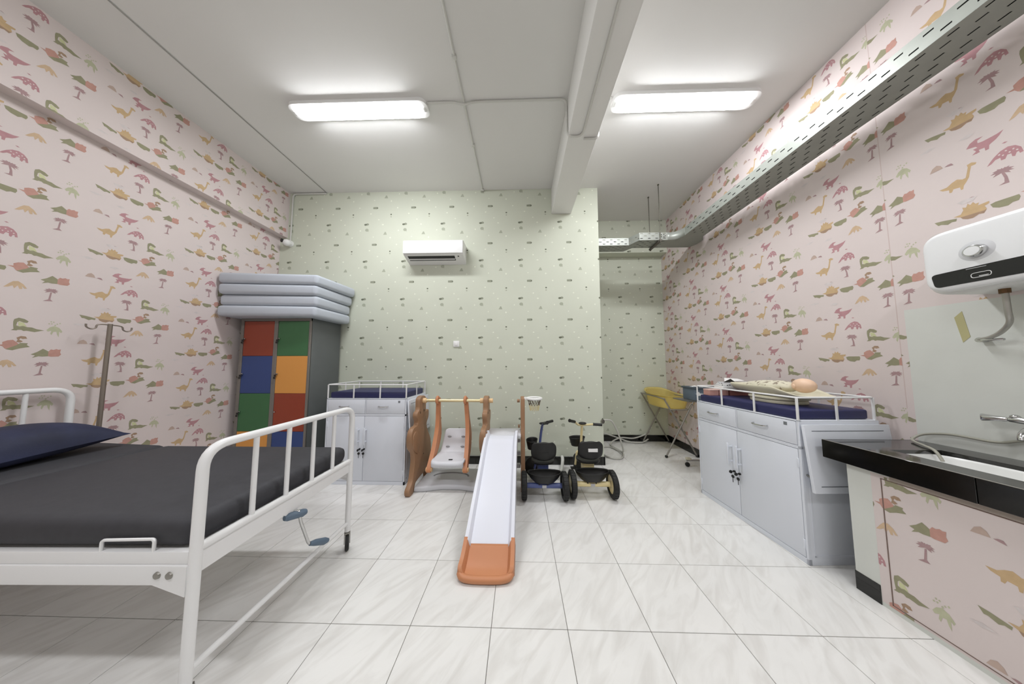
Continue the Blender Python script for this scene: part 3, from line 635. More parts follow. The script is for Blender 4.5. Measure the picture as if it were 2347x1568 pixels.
obj('crumpled_wrap', MB().grid(lambda a, b: (2.0+.1*a, 2.85+.1*b, 1.018+.012*math.sin(7*a+3*b)*math.cos(5*b)), 8, 8), WPLASTIC, t)
# ------------------------------------------------------------------ baby bath on folding stand
ST = mat('grey_tube', (150, 146, 138), .4, .4)
bs_ = thing('bath_stand', 'grey folding bath stand with crossed legs and black feet in the alcove', 'stand', (2.22, 3.8, 0))
for y in (3.48, 4.11):
    for xa, xb, dy in ((2.0, 2.42, -.012), (2.43, 2.01, .012)):
        l = obj('leg', MB().cyl((xa, y+dy, .02), (xb, y+dy, .80), .0105, 10), ST, bs_); obj('rubber_foot', MB().ell((xa, y+dy, .018), .02, .02, .018, 12, 8), BLACKP, l)
    obj('pivot', MB().cyl((2.215, y-.025, .41), (2.215, y+.025, .41), .008, 8), STEEL, bs_)
for x in (2.008, 2.42):
    obj('support_rail', MB().tube(smooth([(x, 3.46, .79), (x-.0, 3.7, .80), (x, 4.13, .80)], 6), .0095, 10), ST, bs_)
obj('lower_loop', MB().tube(arc([(2.06, 4.10, .655), (2.08, 3.47, .645), (2.36, 3.47, .645), (2.36, 4.10, .655)], .05, 5, True), .006, 8, True), ST, bs_)
obj('wire_hook', MB().tube(smooth([(2.30, 3.46, .65), (2.33, 3.455, .70), (2.36, 3.455, .73), (2.39, 3.455, .70), (2.385, 3.455, .65)], 5), .004, 6), ST, bs_)
YEL = mat('translucent_yellow_plastic', (250, 234, 160), .15, trans=.6, spec=.5)
YEL.node_tree.nodes['Principled BSDF'].inputs['IOR'].default_value = 1.12
def tub(a, b):
    th = 2*math.pi*a; p = 3.0; c, s = math.cos(th), math.sin(th)
    ex = abs(c)**(2/p)*(1 if c > 0 else -1); ey = abs(s)**(2/p)*(1 if s > 0 else -1)
    if b < .35: k = b/.35*.82; z = .645
    elif b < .92: q = (b-.35)/.57; k = .82+.14*q; z = .645+(.175)*q**1.2
    else: q = (b-.92)/.08; k = .96+.075*q; z = .82+.004*q
    rim = .07*max(0, ey)**2*max(0, (b-.35)/.65)
    return (2.215+.215*ex*k, 3.80+.345*ey*k, z+rim)
m = MB().grid(tub, 48, 22); tb = thing('baby_bathtub', 'translucent yellow baby bath hanging in the folding stand', 'bathtub', (2.215, 3.8, .64)); o = obj('tub_shell', m, YEL, tb); md = o.modifiers.new('s', 'SOLIDIFY'); md.thickness = .003
obj('drain_plug', MB().lathe([(0, 0), (.02, 0), (.018, .008), (0, .009)], (2.215, 3.62, .647), 'z', 18), mat('yellow_plug', (200, 180, 70), .4), tb)
# hoses on the alcove floor
t = thing('floor_hose', 'grey ribbed hose looping from green wall corner onto alcove floor', 'hose', (1.08, 3.3, 0))
obj('hose', MB().tube(smooth([(1.065, 3.24, .545), (1.12, 3.25, .555), (1.20, 3.26, .53), (1.29, 3.30, .37), (1.36, 3.36, .20), (1.41, 3.45, .09), (1.44, 3.62, .03), (1.37, 3.85, .013), (1.22, 3.80, .013), (1.17, 3.60, .013), (1.22, 3.42, .013), (1.36, 3.40, .013), (1.47, 3.62, .013), (1.42, 3.95, .02), (1.62, 4.08, .08), (1.85, 4.10, .07), (2.05, 4.11, .13), (2.12, 4.12, .17)], 8), .0105, 10), GREYHOSE, t)
obj('wall_fitting', MB().cyl((1.055, 3.208, .545), (1.065, 3.19, .545), .026, 14), STEEL, t)
single('second_hose', MB().tube(smooth([(1.10, 4.13, .16), (1.30, 4.135, .155), (1.55, 4.12, .09), (1.75, 4.06, .03), (1.95, 4.05, .02), (2.08, 4.09, .06)], 8), .010, 8), GREYHOSE, 'thin grey hose lying along black skirting of the alcove', 'hose', (1.6, 4.1, 0))
single('drain_pipe', MB().tube(smooth([(.535, 3.195, .105), (.53, 3.13, .09), (.50, 3.02, .03), (.455, 2.90, .024), (.42, 2.80, .024)], 8), .020, 12), PVC, 'short white drain pipe from the skirting behind the blue tricycle', 'pipe', (.5, 3.0, 0))
# ------------------------------------------------------------------ swing and slide playset
BRN = mat('tan_brown_plastic', (150, 114, 84), .5, var=.04); ORG = mat('terracotta_plastic', (196, 132, 92), .45, var=.03); PGREY = mat('pale_grey_plastic', (214, 215, 220), .4)
PWH = mat('white_slide_plastic', (225, 227, 236), .35); MARK = mat('dark_print', (80, 60, 44), .7); PALEO = mat('pale_peach_plastic', (232, 196, 148), .45)
ps = thing('swing_slide_set', 'toddler swing and slide set with brown bear frames and terracotta foot', 'playset', (-.5, 2.4, 0))
bear = [(2.69, .936), (2.745, .925), (2.775, .89), (2.78, .77), (2.80, .75), (2.845, .76), (2.868, .735), (2.86, .665), (2.81, .615), (2.83, .55), (2.89, .47), (2.94, .40), (2.965, .30), (2.96, .20), (2.93, .08), (2.93, .0), (2.86, .0), (2.845, .06), (2.78, .085), (2.62, .085), (2.54, .07), (2.50, .0), (2.42, .0), (2.40, .06), (2.47, .12), (2.50, .22), (2.515, .30), (2.50, .38), (2.46, .44), (2.425, .52), (2.43, .60), (2.48, .64), (2.56, .645), (2.575, .68), (2.545, .73), (2.555, .775), (2.60, .80), (2.605, .90), (2.64, .93)]
def frame(x):
    f = obj('bear_frame', MB().prism(s2(bear, 3), 'x', x-.026, x+.026, .008, 2), BRN, ps)
    for s_ in (-1, 1):
        xx = x+s_*.026
        obj('arm_relief', MB().prism(s2([(2.445, .56), (2.50, .60), (2.56, .56), (2.60, .45), (2.57, .36), (2.50, .40), (2.45, .46)], 3), 'x', xx-.012, xx+.012, .006), BRN, f)
        m = MB()
        for y, z in ((2.72, .77), (2.62, .765)): m.ell((xx, y, z), .003, .010, .014, 10, 6)
        for y, z in ((2.54, .50), (2.555, .46), (2.53, .45), (2.73, .30)): m.ell((xx, y, z), .0135 if y < 2.6 else .003, .008, .008, 8, 6)
        obj('face_print', m, MARK, f)
    return f
frame(-1.09); frame(-.365)
m = MB().prism(s2([(2.69, .925), (2.73, .925), (2.77, .89), (2.775, .64), (2.80, .60), (2.82, .35), (2.83, .0), (2.76, .0), (2.74, .25), (2.70, .30), (2.62, .25), (2.60, .0), (2.53, .0), (2.55, .32), (2.58, .55), (2.60, .64), (2.615, .88), (2.64, .915)], 3), 'x', .008, .052, .008); obj('slide_frame', m, BRN, ps)
m = MB().cyl((.0, 2.70, .88), (-.03, 2.70, .88), .018, 14); m.cyl((.0, 2.73, .60), (-.02, 2.73, .60), .018, 14); obj('frame_peg', m, BRN, ps)
# gold crossbar and swing
obj('crossbar', MB().cyl((-1.10, 2.69, .882), (-.34, 2.69, .882), .016, 16), mat('brass_tube', (222, 204, 160), .3, .5), ps)
for x in (-1.045, -.415): obj('bar_collar', MB().cyl((x-.018, 2.69, .882), (x+.018, 2.69, .882), .027, 18), PALEO, ps)
obj('bar_end_cap', MB().cyl((-.338, 2.69, .882), (-.295, 2.69, .882), .024, 16), PALEO, ps)
sw = obj('swing_seat', MB().grid(lambda a, b: (-.945+.345*a+(.015 if 0 else 0)+.0*(b), 0, 0), 1, 1), PGREY, ps) if 0 else None
prof = smooth([(2.49, .248), (2.475, .278), (2.50, .305), (2.56, .305), (2.66, .31), (2.73, .32), (2.78, .40), (2.82, .49), (2.835, .545)], 4)
def seat(a, b):
    i = b*(len(prof)-1); k = min(int(i), len(prof)-2); p = prof[k].lerp(prof[k+1], i-k); u = 2*a-1
    hw = .162-.034*b**2; c = -.728+.01*b
    rise = .020*abs(u)**6*(1 if b > .12 else b/.12)*(1-b**3)
    if b > .93: hw -= .03*((b-.93)/.07)**2
    return (c+hw*u, p.x-rise*.4*b, p.y+rise)
m = MB().grid(seat, 24, 36); sw = obj('swing_seat', m, PGREY, ps); md = sw.modifiers.new('s', 'SOLIDIFY'); md.thickness = .022; md.offset = 1
m = MB()
for u in (.22, .78):
    for b in (.70, .83): p = V(seat(u, b)); m.ell(p+V((0, -.006, .004)), .022, .006, .010, 12, 8)
obj('strap_slot', m, mat('slot_grey', (160, 160, 162), .6), sw)
p = V(seat(.55, .34)); obj('buckle', MB().box(p.x-.02, p.x+.02, p.y-.01, p.y+.012, p.z+.001, p.z+.006, .002, 1), BLACKP, sw)
obj('seat_ridge', MB().tube([seat(.2, .62)[0:3], seat(.8, .62)[0:3]], .003, 6), PGREY, sw)
for x, xb in ((-.905, -.915), (-.598, -.545)):
    P_ = [(2.69, .905), (2.705, .83), (2.70, .60), (2.62, .42), (2.53, .30), (2.475, .235), (2.485, .20), (2.53, .215), (2.60, .285), (2.72, .36), (2.80, .50), (2.76, .70), (2.745, .83), (2.735, .89), (2.712, .915)]
    t_ = bmesh.new(); 
    def LX(z): q = (z-.2)/.7; return xb+(x-xb)*q
    pp = s2(P_, 3); A = [t_.verts.new(V((LX(z)-.021, y, z))) for y, z in pp]; B = [t_.verts.new(V((LX(z)+.021, y, z))) for y, z in pp]
    t_.faces.new(A); t_.faces.new(B[::-1])
    for i in range(len(pp)): t_.faces.new((A[i], B[i], B[(i+1) % len(pp)], A[(i+1) % len(pp)]))
    bmesh.ops.recalc_face_normals(t_, faces=t_.faces[:]); m = MB(); m._take(t_)
    a_ = obj('swing_arm', m, ORG, ps)
    obj('hanger_ring', MB().tube([(x, 2.69+.03*math.cos(k*math.pi/8), .887+.034*math.sin(k*math.pi/8)) for k in range(16)], .015, 10, True), ORG, a_)
    obj('pivot_knob', MB().cyl((xb-.03, 2.505, .225), (xb+.03, 2.505, .225), .022, 16), PALEO, a_)
# base
bp = [(-1.06, 2.50), (-.98, 2.505), (-.80, 2.55), (-.62, 2.55), (-.45, 2.51), (-.40, 2.50), (-.39, 2.95), (-1.06, 2.95)]
obj('base', MB().prism(bp, 'z', .0, .055, .018, 3), PGREY, ps)
obj('recess_shade_line', MB().tube([(-.755+.19*math.cos(k*math.pi/14), 2.74+.085*math.sin(k*math.pi/14), .0555) for k in range(15)], .009, 8), mat('recess_shade_grey', (150, 150, 152), .6), ps)  # raised line; its darker grey stands in for the shade of a hollow
# slide
sp = smooth([(1.525, .028), (1.60, .042), (1.72, .115), (1.90, .225), (2.10, .335), (2.30, .455), (2.42, .522), (2.46, .545), (2.55, .56)], 6)
def slide_at(b): i = b*(len(sp)-1); k = min(int(i), len(sp)-2); return sp[k].lerp(sp[k+1], i-k)
def slide(b0, b1, grow=0.0):
    def f(a, b):
        q = b0+(b1-b0)*b; p = slide_at(q); u = 2*a-1; c = -.21+.022*q*0+(.028*q); hw = .171+grow-.007*q; au = abs(u)
        if au < .74: h = 0
        elif au < .82: h = .042*(au-.74)/.08
        elif au < .97: h = .042
        else: h = .042-.05*(au-.97)/.03
        e = 1.0
        if q < .05: e = .35+.65*q/.05; hw -= .022*(1-q/.05)**2
        return (c+hw*u, p.x, p.y+h*e)
    return f
def thick(o, t): md = o.modifiers.new('s', 'SOLIDIFY'); md.thickness = t; md.offset = -1
o = obj('slide_foot', MB().grid(slide(0, .225, .004), 60, 16), ORG, ps); thick(o, .024)
o = obj('slide_chute', MB().grid(slide(.213, 1), 60, 40), PWH, ps); thick(o, .020)
p = slide_at(0); obj('foot_lip', MB().tube(smooth([(-.365, 1.545, .032), (-.345, 1.522, .026), (-.28, 1.512, .022), (-.14, 1.512, .022), (-.075, 1.522, .026), (-.055, 1.545, .032)], 5), .020, 10), ORG, ps)
m = MB()
for z in (.14, .28, .42): m.box(-.33, .005, 2.80, 2.86, z-.02, z+.02, .008)
m.box(-.34, .01, 2.52, 2.80, .535, .56, .008); obj('steps', m, PGREY, ps)
# basketball hoop on the right frame
h = obj('hoop', MB().tube([(.155+.075*math.cos(k*math.pi/12), 2.66+.075*math.sin(k*math.pi/12), .912) for k in range(24)], .0135, 10, True), WPLASTIC, ps)
obj('bracket', MB().box(.045, .10, 2.64, 2.68, .895, .925, .004), WPLASTIC, h)
for nm, mt2, lv in (('net_top', MARK, ((.905, .070), (.872, .062), (.84, .055))), ('net', mat('net_cord', (214, 200, 150), .8), ((.84, .055), (.81, .05), (.785, .046)))):
    m = MB()
    for k in range(12):
        for d in (1, -1):
            a = k*math.pi/6; m.tube([(.155+r_*math.cos(a+d*.26*(1 if i_ == 1 else 0)), 2.66+r_*math.sin(a+d*.26*(1 if i_ == 1 else 0)), z_) for i_, (z_, r_) in enumerate(lv)], .0024, 5)
    obj(nm, m, mt2, h)['kind'] = 'stuff'
# ------------------------------------------------------------------ tricycles
def tricycle(label, cx, yr, rz, paint, hubm, loc, turn, bell):
    t = thing('tricycle', label, 'tricycle', loc, rz, False)
    # local: x to the right, y forward (away from the viewer), rear axle at y = 0
    obj('rear_axle_tube', MB().cyl((-.165, 0, .125), (.165, 0, .125), .024, 18), paint, t)
    for s_ in (-1, 1):
        x = s_*.193
        w_ = obj('rear_wheel', MB().lathe([(.086, -.024), (.108, -.027), (.121, -.020), (.125, 0), (.121, .020), (.108, .027), (.086, .024), (.086, -.024)], (x, 0, .125), 'x', 36), RUBBER, t)
        obj('hub', MB().lathe([(.0, -.014), (.02, -.018), (.03, -.010), (.085, -.016), (.087, 0), (.085, .016), (.03, .010), (.02, .018), (0, .014)], (x, 0, .125), 'x', 28), hubm, w_)
        m = MB()
        for k in range(24):
            a = 2*math.pi*k/24; c = V((x, .123*math.cos(a), .125+.123*math.sin(a))); q = Quaternion((1, 0, 0), a)
            bx = [V((sx*.018, sy*.006, sz*.003)) for sz in (-1, 1) for sx, sy in ((-1, -1), (1, -1), (1, 1), (-1, 1))]; pts = [c+Quaternion((1, 0, 0), a-math.pi/2) @ v for v in bx]; m.hexa(pts[:4], pts[4:])
        obj('tread', m, RUBBER, w_)
    obj('frame_tube', MB().tube(smooth([(0, 0, .125), (0, .16, .17), (0, .27, .25), (.0, .34, .36)], 5), .024, 14), paint, t)
    m = MB().box(-.055, .055, .10, .24, .165, .30, .02); obj('seat_support', m, paint, t)
    # seat with back
    obj('seat', MB().prism(ov(0, .16, .115, .10), 'z', .285, .315, .010), BLACKP, t)
    def bk(a, b):
        u, v = 2*a-1, 2*b-1; z = .432+.088*v; y = .055-.03*(1-u*u)-.012*v+.05*u*u*0
        hw = .120*(1-.10*(v < 0)*v*v-.16*max(0, v)**4); r = (1-abs(v)**6)
        return (hw*u*(.82+.18*r), y, z-.012*u*u*v)
    b_ = obj('seat_back', MB().grid(bk, 20, 18), BLACKP, t); md = b_.modifiers.new('s', 'SOLIDIFY'); md.thickness = .02; md.offset = 0
    m = MB()
    for z in (.42, .435, .45): m.box(-.045, .045, .015, .026, z-.003, z+.003, .001, 1)
    obj('back_ridge', m, RUBBER, b_)
    if bell: obj('white_sticker', MB().box(-.03, .062, .010, .024, .420, .452, .001, 1), WPLASTIC, b_)
    # rear basket
    def bas(a, b):
        th = 2*math.pi*a; c, s = math.cos(th), math.sin(th)
        if b < .3: k = b/.3*.62; z = .168
        elif b < .93: q = (b-.3)/.63; k = .62+.36*math.sin(q*math.pi/2); z = .168+.077*q
        else: k = .98+.05*(b-.93)/.07; z = .245+.006*(b-.93)/.07
        return (.156*c*k, .005+.078*s*k, z+.010*abs(c)**3*b-.006)
    b_ = obj('rear_basket', MB().grid(bas, 36, 20), BLACKP, t); md = b_.modifiers.new('s', 'SOLIDIFY'); md.thickness = .004
    for x in (-.05, .03): obj('basket_clip', MB().box(x-.006, x+.006, -.022, -.004, .135, .17, .002, 1), BLACKP, b_)
    obj('axle_label', MB().box(-.022, .018, -.0262, -.020, .112, .138), mat('pale_label', (190, 190, 192), .6), t)
    # fork group turned a little
    c0, s0 = math.cos(turn), math.sin(turn)
    def T_(x, y, z): return (x*c0-(y-.40)*s0, .40+x*s0+(y-.40)*c0, z)
    def tt(pts, r, n=12): return MB().tube([T_(*p) for p in pts], r, n)
    f = obj('front_fork', tt(arc([(-.05, .46, .13), (-.05, .42, .29), (.05, .42, .29), (.05, .46, .13)], .02), .012), paint, t)
    m = MB(); q0 = V(T_(0, .46, .125)); ax = V((c0, s0, 0)); 
    prof_ = [(.02, -.026), (.105, -.024), (.120, -.018), (.125, 0), (.120, .018), (.105, .024), (.02, .026)]; t_ = bmesh.new(); rg = []
    fwv = V((-s0, c0, 0))
    for r, h_ in prof_: rg.append([t_.verts.new(q0+ax*h_+(fwv*math.cos(2*math.pi*k/32)+V((0, 0, 1))*math.sin(2*math.pi*k/32))*r) for k in range(32)])
    for A, B in zip(rg, rg[1:]):
        for k in range(32): t_.faces.new((A[k], A[(k+1) % 32], B[(k+1) % 32], B[k]))
    t_.faces.new(rg[0][::-1]); t_.faces.new(rg[-1]); m._take(t_); obj('front_wheel', m, RUBBER, t)
    for s_ in (-1, 1):
        p = obj('pedal', MB().box(*[v for pr_ in zip((T_(s_*.075, .46, 0)[0]-.03, T_(s_*.075, .46, 0)[1]-.025), (T_(s_*.075, .46, 0)[0]+.03, T_(s_*.075, .46, 0)[1]+.025)) for v in pr_], .125+s_*.03-.008, .125+s_*.03+.008, .003), BLACKP, t)
    obj('stem', tt([(0, .42, .28), (0, .395, .50), (0, .38, .585)], .014), paint, t)
    hb = obj('handlebar', tt(smooth([(-.185, .30, .665), (-.12, .335, .645), (-.045, .375, .595), (.045, .375, .59), (.12, .335, .60), (.185, .30, .60)], 5), .011), paint, t)
    for a, b in (((-.20, .292, .670), (-.115, .338, .642)), ((.115, .338, .60), (.20, .292, .60))): obj('grip', tt([a, tuple((a[i]*.93+b[i]*.07) for i in range(3)), b], [.019, .016, .016]), BLACKP, hb)
    obj('bell', MB().ell(T_(.0, .37, .612), .045, .03, .014, 18, 10), BLACKP, hb)
    # front basket
    def fb(a, b):
        th = 2*math.pi*a; c, s = math.cos(th), math.sin(th); k = b/.4*.7 if b < .4 else .7+.3*(b-.4)/.6; z = .325 if b < .4 else .325+.10*(b-.4)/.6
        return T_(.10*c*k, .50+.065*s*k, z)
    b_ = obj('front_basket', MB().grid(fb, 32, 14), BLACKP, t); md = b_.modifiers.new('s', 'SOLIDIFY'); md.thickness = .004
    return t
YP = mat('pale_yellow_paint', (234, 217, 164), .3, spec=.6); BP = mat('blue_paint', (80, 93, 146), .3, spec=.6)
tricycle('yellow tricycle with black seat and baskets, right of the blue one', 0, 0, 0, YP, YP, (.70, 2.455, 0), .28, True)
tricycle('blue tricycle with black seat, between the slide and yellow tricycle', 0, 0, 0, BP, BLACKP, (.232, 2.415, 0), 1.3, False)
# ------------------------------------------------------------------ sink counter
sk_ = thing('sink_counter', 'built in sink counter with black tiled top and pink papered front', 'sink', (2.2, .4, 0))
SX, SYE, STP, SBT = 1.892, 1.612, .812, .706
m = MB().box(1.932, XR-.005, YF+.1, 1.533, 0, SBT)
m.mi = 0; PMI = len(PKEYS)+1
def pl(u, v, d): return (1.932-d, -u, v)
m2 = MB(); m2.bm = m.bm
# papered part of the front: one flat quad, then the printed pieces
m.mi = 1+PKEYS.index('base'); m.face([(1.9314, YF+.1, .022), (1.9314, 1.435, .022), (1.9314, 1.435, .69), (1.9314, YF+.1, .69)]); m.mi = 0
pink_print(m, lambda u, v, d: (1.9312-d, -u, v), -1.435, 1.3, .022, .685, -1.50, .345, .53, .521)
base = obj('cabinet_base', m, [PALEWALL]+[PRM[k] for k in PKEYS], sk_, True)
GAPM = mat('thin_gap', (120, 100, 92), .8)
m = MB().box(1.9300, 1.9330, 1.394, 1.398, .036, .672); m.box(1.9300, 1.9330, -1.2, 1.398, .669, .673); m.box(1.9300, 1.9330, -1.2, 1.398, .034, .038); obj('access_panel_gap', m, GAPM, sk_)
obj('top_batten', MB().box(1.922, 1.933, YF+.1, 1.36, .676, SBT-.002, .002, 1), mat('grey_brown_batten', (160, 148, 138), .7), sk_)
m = MB().box(1.9285, 1.934, 1.437, 1.536, 0, .100, .001, 1); obj('skirting_tile', m, BLACKT, sk_); obj('skirting_tile', MB().box(1.9345, XR-.01, 1.531, 1.537, 0, .1, .001, 1), BLACKT, sk_)
# slab with a sink opening
ox0, ox1, oy0, oy1 = 2.03, 2.305, .62, 1.425
SLAB = mat('black_granite', (46, 45, 43), .08, var=.25, vs=160, spec=.7)
m = MB()
for a, b, c, d in ((SX+.012, ox0, YF+.1, SYE-.012), (ox1, XR-.004, YF+.1, SYE-.012), (ox0, ox1, oy1, SYE-.012), (ox0, ox1, YF+.1, oy0)): m.box(a, b, c, d, STP-.02, STP)
obj('countertop', m, SLAB, sk_, True)
y = SYE; 
for e in (1.094, .66, .22, -.22, -.66, -1.1, -1.6, -2.0, YF+.1):
    obj('edge_tile', MB().box(SX, SX+.012, e+.0015, y-.0005, SBT, STP+.0005, .0015, 1), BLACKT, sk_); y = e
xq = SX+.012
for e in (2.30, XR-.005): obj('edge_tile', MB().box(xq+.001, e-.001, SYE-.012, SYE, SBT, STP+.0005, .0015, 1), BLACKT, sk_); xq = e
obj('edge_lip', MB().tube([(SX+.004, SYE-.004, STP+.001), (SX+.004, YF+.1, STP+.001)], .0018, 6), mat('pale_edge_joint', (150, 146, 138), .6), sk_)
obj('slab_underside', MB().box(SX+.012, XR-.01, YF+.1, SYE-.013, SBT, STP-.021), PALEWALL, sk_) if 0 else None
ENAM = mat('white_basin', (232, 232, 230), .2)
def basin(a, b):
    th = 2*math.pi*a; p = 6; c, s = math.cos(th), math.sin(th); ex = abs(c)**(2/p)*(1 if c > 0 else -1); ey = abs(s)**(2/p)*(1 if s > 0 else -1)
    if b < .5: k = b/.5*.9; z = STP-.135
    else: q = (b-.5)/.5; k = .9+.09*q; z = STP-.135+.115*q**.8
    return ((ox0+ox1)/2+(ox1-ox0)/2*ex*k*1.01, (oy0+oy1)/2+(oy1-oy0)/2*ey*k*1.01, z)
o = obj('basin', MB().grid(basin, 64, 16), ENAM, sk_); md = o.modifiers.new('s', 'SOLIDIFY'); md.thickness = .004; md.offset = 1
obj('drain', MB().lathe([(0, 0), (.03, 0), (.03, .003), (.02, .004), (0, .002)], (2.175, 1.02, STP-.136), 'z', 20), CHROME, sk_)
# tap on the wall
tp = thing('wall_tap', 'chrome lever tap on the pale wall above the sink', 'tap', (XR, 1.27, 1.01))
obj('body', MB().tube([(XR, 1.21, 1.005), (XR-.05, 1.21, 1.005), (XR-.07, 1.21, 1.003)], [.022, .018, .02], 16), CHROME, tp)
obj('spout', MB().tube(smooth([(XR-.055, 1.21, 1.0), (XR-.12, 1.20, .985), (XR-.19, 1.18, .965), (XR-.205, 1.175, .94)], 5), .011, 12), CHROME, tp)
l = obj('cross_handle', MB().tube([(XR-.05, 1.215, 1.008), (XR-.055, 1.25, 1.012), (XR-.055, 1.275, 1.012)], [.014, .016, .013], 14), CHROME, tp)
obj('lever', MB().hexa([(XR-.068, 1.275, 1.002), (XR-.042, 1.275, 1.002), (XR-.035, 1.365, .996), (XR-.072, 1.345, .990)], [(XR-.068, 1.275, 1.02), (XR-.042, 1.275, 1.02), (XR-.035, 1.365, 1.026), (XR-.072, 1.345, 1.018)], .006, 3), CHROME, l)
obj('knob', MB().ell((XR-.055, 1.262, 1.026), .014, .014, .012, 14, 10), CHROME, l)
single('counter_hose', MB().tube(smooth([(XR-.03, 1.02, .99), (XR-.025, 1.18, .94), (XR-.02, 1.27, .91), (XR-.02, 1.34, .883), (XR-.02, 1.47, .884), (XR-.025, 1.56, .860), (XR-.06, 1.580, .830), (XR-.11, 1.545, .822), (XR-.17, 1.47, .821), (XR-.21, 1.41, .812), (XR-.225, 1.38, .77)], 8), .0065, 8), mat('dull_hose', (158, 156, 144), .5), 'thin grey hose curling on the black counter along the wall', 'hose', (2.4, 1.4, .82))
# water heater
wh = thing('water_heater', 'white electric water heater with black band on the right wall', 'water heater', (XR, 1.04, 1.80))
hp = lambda y0, y1, z0, z1, r: [(p.x, p.y) for p in arc([(y0, z0, 0), (y1, z0, 0), (y1, z1, 0), (y0, z1, 0)], r, 8, True)]
HW = mat('heater_white', (232, 233, 234), .25)
obj('back_shell', MB().prism(hp(.735, 1.350, 1.640, 1.962, .08), 'x', 2.21, XR-.002, .02, 3), mat('heater_shell', (222, 222, 220), .3), wh)
obj('front_cover', MB().prism(hp(.765, 1.322, 1.648, 1.956, .075), 'x', 2.150, 2.215, .022, 4), HW, wh)
bd = [(p.x, p.y) for p in arc([(.80, 1.672, 0), (1.288, 1.672, 0), (1.297, 1.742, 0), (.80, 1.752, 0)], .018, 5, True)]
b_ = obj('black_band', MB().prism(bd, 'x', 2.1475, 2.156, .001, 1), mat('black_gloss_band', (26, 26, 26), .2), wh)
obj('display_ring', MB().tube(arc([(2.1468, 1.185, 1.69, ), (2.1468, 1.135, 1.69), (2.1468, 1.135, 1.712), (2.1468, 1.185, 1.712)], .010, 4, True), .0012, 6, True), WPLASTIC, b_)
obj('display_bar', MB().box(2.1462, 2.148, 1.142, 1.165, 1.694, 1.6965), WPLASTIC, b_)
obj('small_lettering', MB().box(2.1462, 2.148, 1.145, 1.196, 1.735, 1.7385), mat('pale_lettering', (150, 150, 150), .5), b_)
k = obj('dial_recess', MB().lathe([(0, -.001), (.042, -.001), (.05, .002), (.05, .006), (0, .006)], (2.149, 1.165, 1.818), 'x', 32), mat('recess_white', (205, 206, 208), .35), wh)
obj('dial', MB().lathe([(0, -.020), (.024, -.020), (.029, -.014), (.03, 0)], (2.147, 1.165, 1.815), 'x', 32), CHROME, k); obj('dial_cap', MB().lathe([(0, -.023), (.020, -.0225), (.021, -.018)], (2.147, 1.165, 1.815), 'x', 32), HW, k)
obj('pipe_nut', MB().cyl((2.30, 1.19, 1.645), (2.30, 1.19, 1.618), .015, 8), mat('bronze_nut', (110, 84, 60), .4, .8), wh)
single('heater_hose', MB().tube(smooth([(2.30, 1.19, 1.62), (2.302, 1.19, 1.53), (2.32, 1.20, 1.48), (2.37, 1.25, 1.44), (2.42, 1.31, 1.418), (2.435, 1.35, 1.412)], 6), .009, 10), mat('braided_hose', (176, 174, 168), .35, .6), 'braided steel hose hanging from the water heater', 'hose', (2.30, 1.19, 1.62))
t = thing('wall_valve', 'small chrome wall valve under the water heater hose', 'valve', (XR, 1.30, 1.41)); obj('body', MB().cyl((XR, 1.34, 1.410), (XR-.035, 1.34, 1.410), .013, 12), CHROME, t); obj('handle', MB().box(XR-.045, XR-.03, 1.27, 1.335, 1.402, 1.414, .004), CHROME, t)
single('tape_strip', MB().hexa([(XR-.0015, 1.424, 1.545), (XR-.0015, 1.398, 1.576), (XR-.0015, 1.382, 1.432), (XR-.0015, 1.406, 1.402)], [(XR-.0004, 1.424, 1.545), (XR-.0004, 1.398, 1.576), (XR-.0004, 1.382, 1.432), (XR-.0004, 1.406, 1.402)]), mat('masking_tape', (184, 178, 132), .7), 'strip of yellowish masking tape on the pale wall below the heater', 'tape', (XR, 1.40, 1.49))
# ------------------------------------------------------------------ perforated cable tray
ct = thing('cable_tray', 'long perforated galvanised cable tray along the top of the right wall', 'cable tray', (2.245, .8, 2.925))
TZ0, TZ1 = 2.925, 3.028
def plate(L, W_, rows, P, stag=True, pitch=.10, sl=.034, sw_=.0085):
    """perforated strip: rows of slots as true openings; P(s, t) maps length and width to space"""
    m = MB(); lv = [0.0]
    for r in rows: lv += [r-sw_/2, r+sw_/2]
    lv.append(W_)
    for i in range(len(lv)-1):
        a, b = lv[i], lv[i+1]
        if i % 2 == 0: m.face([P(0, a), P(L, a), P(L, b), P(0, b)])
        else:
            s = 0.0; ph = (pitch/2 if stag and (i//2) % 2 else 0)+.012; c = ph
            while c+sl < L:
                m.face([P(s, a), P(c, a), P(c, b), P(s, b)]); s = c+sl; c += pitch
            m.face([P(s, a), P(L, a), P(L, b), P(s, b)])
    return m
def sheet(name, m):
    bmesh.ops.remove_doubles(m.bm, verts=m.bm.verts[:], dist=1e-5); o = obj(name, m, GALV, ct, name != 'elbow_side'); md = o.modifiers.new('s', 'SOLIDIFY'); md.thickness = .0016; md.offset = 0; return o
TX0, TX1, TYE = 2.12, 2.372, 3.06
LL = TYE-(YF+.02); H_ = TZ1-TZ0
sheet('tray_floor', plate(LL, TX1-TX0, [.03, .075, .126, .177, .222], lambda s, t: (TX0+t, YF+.02+s, TZ0)))
sheet('side_flange', plate(LL, H_, [.032, .072], lambda s, t: (TX0, YF+.02+s, TZ0+t)))
sheet('side_flange', plate(LL, H_, [.032, .072], lambda s, t: (TX1, YF+.02+s, TZ0+t)))
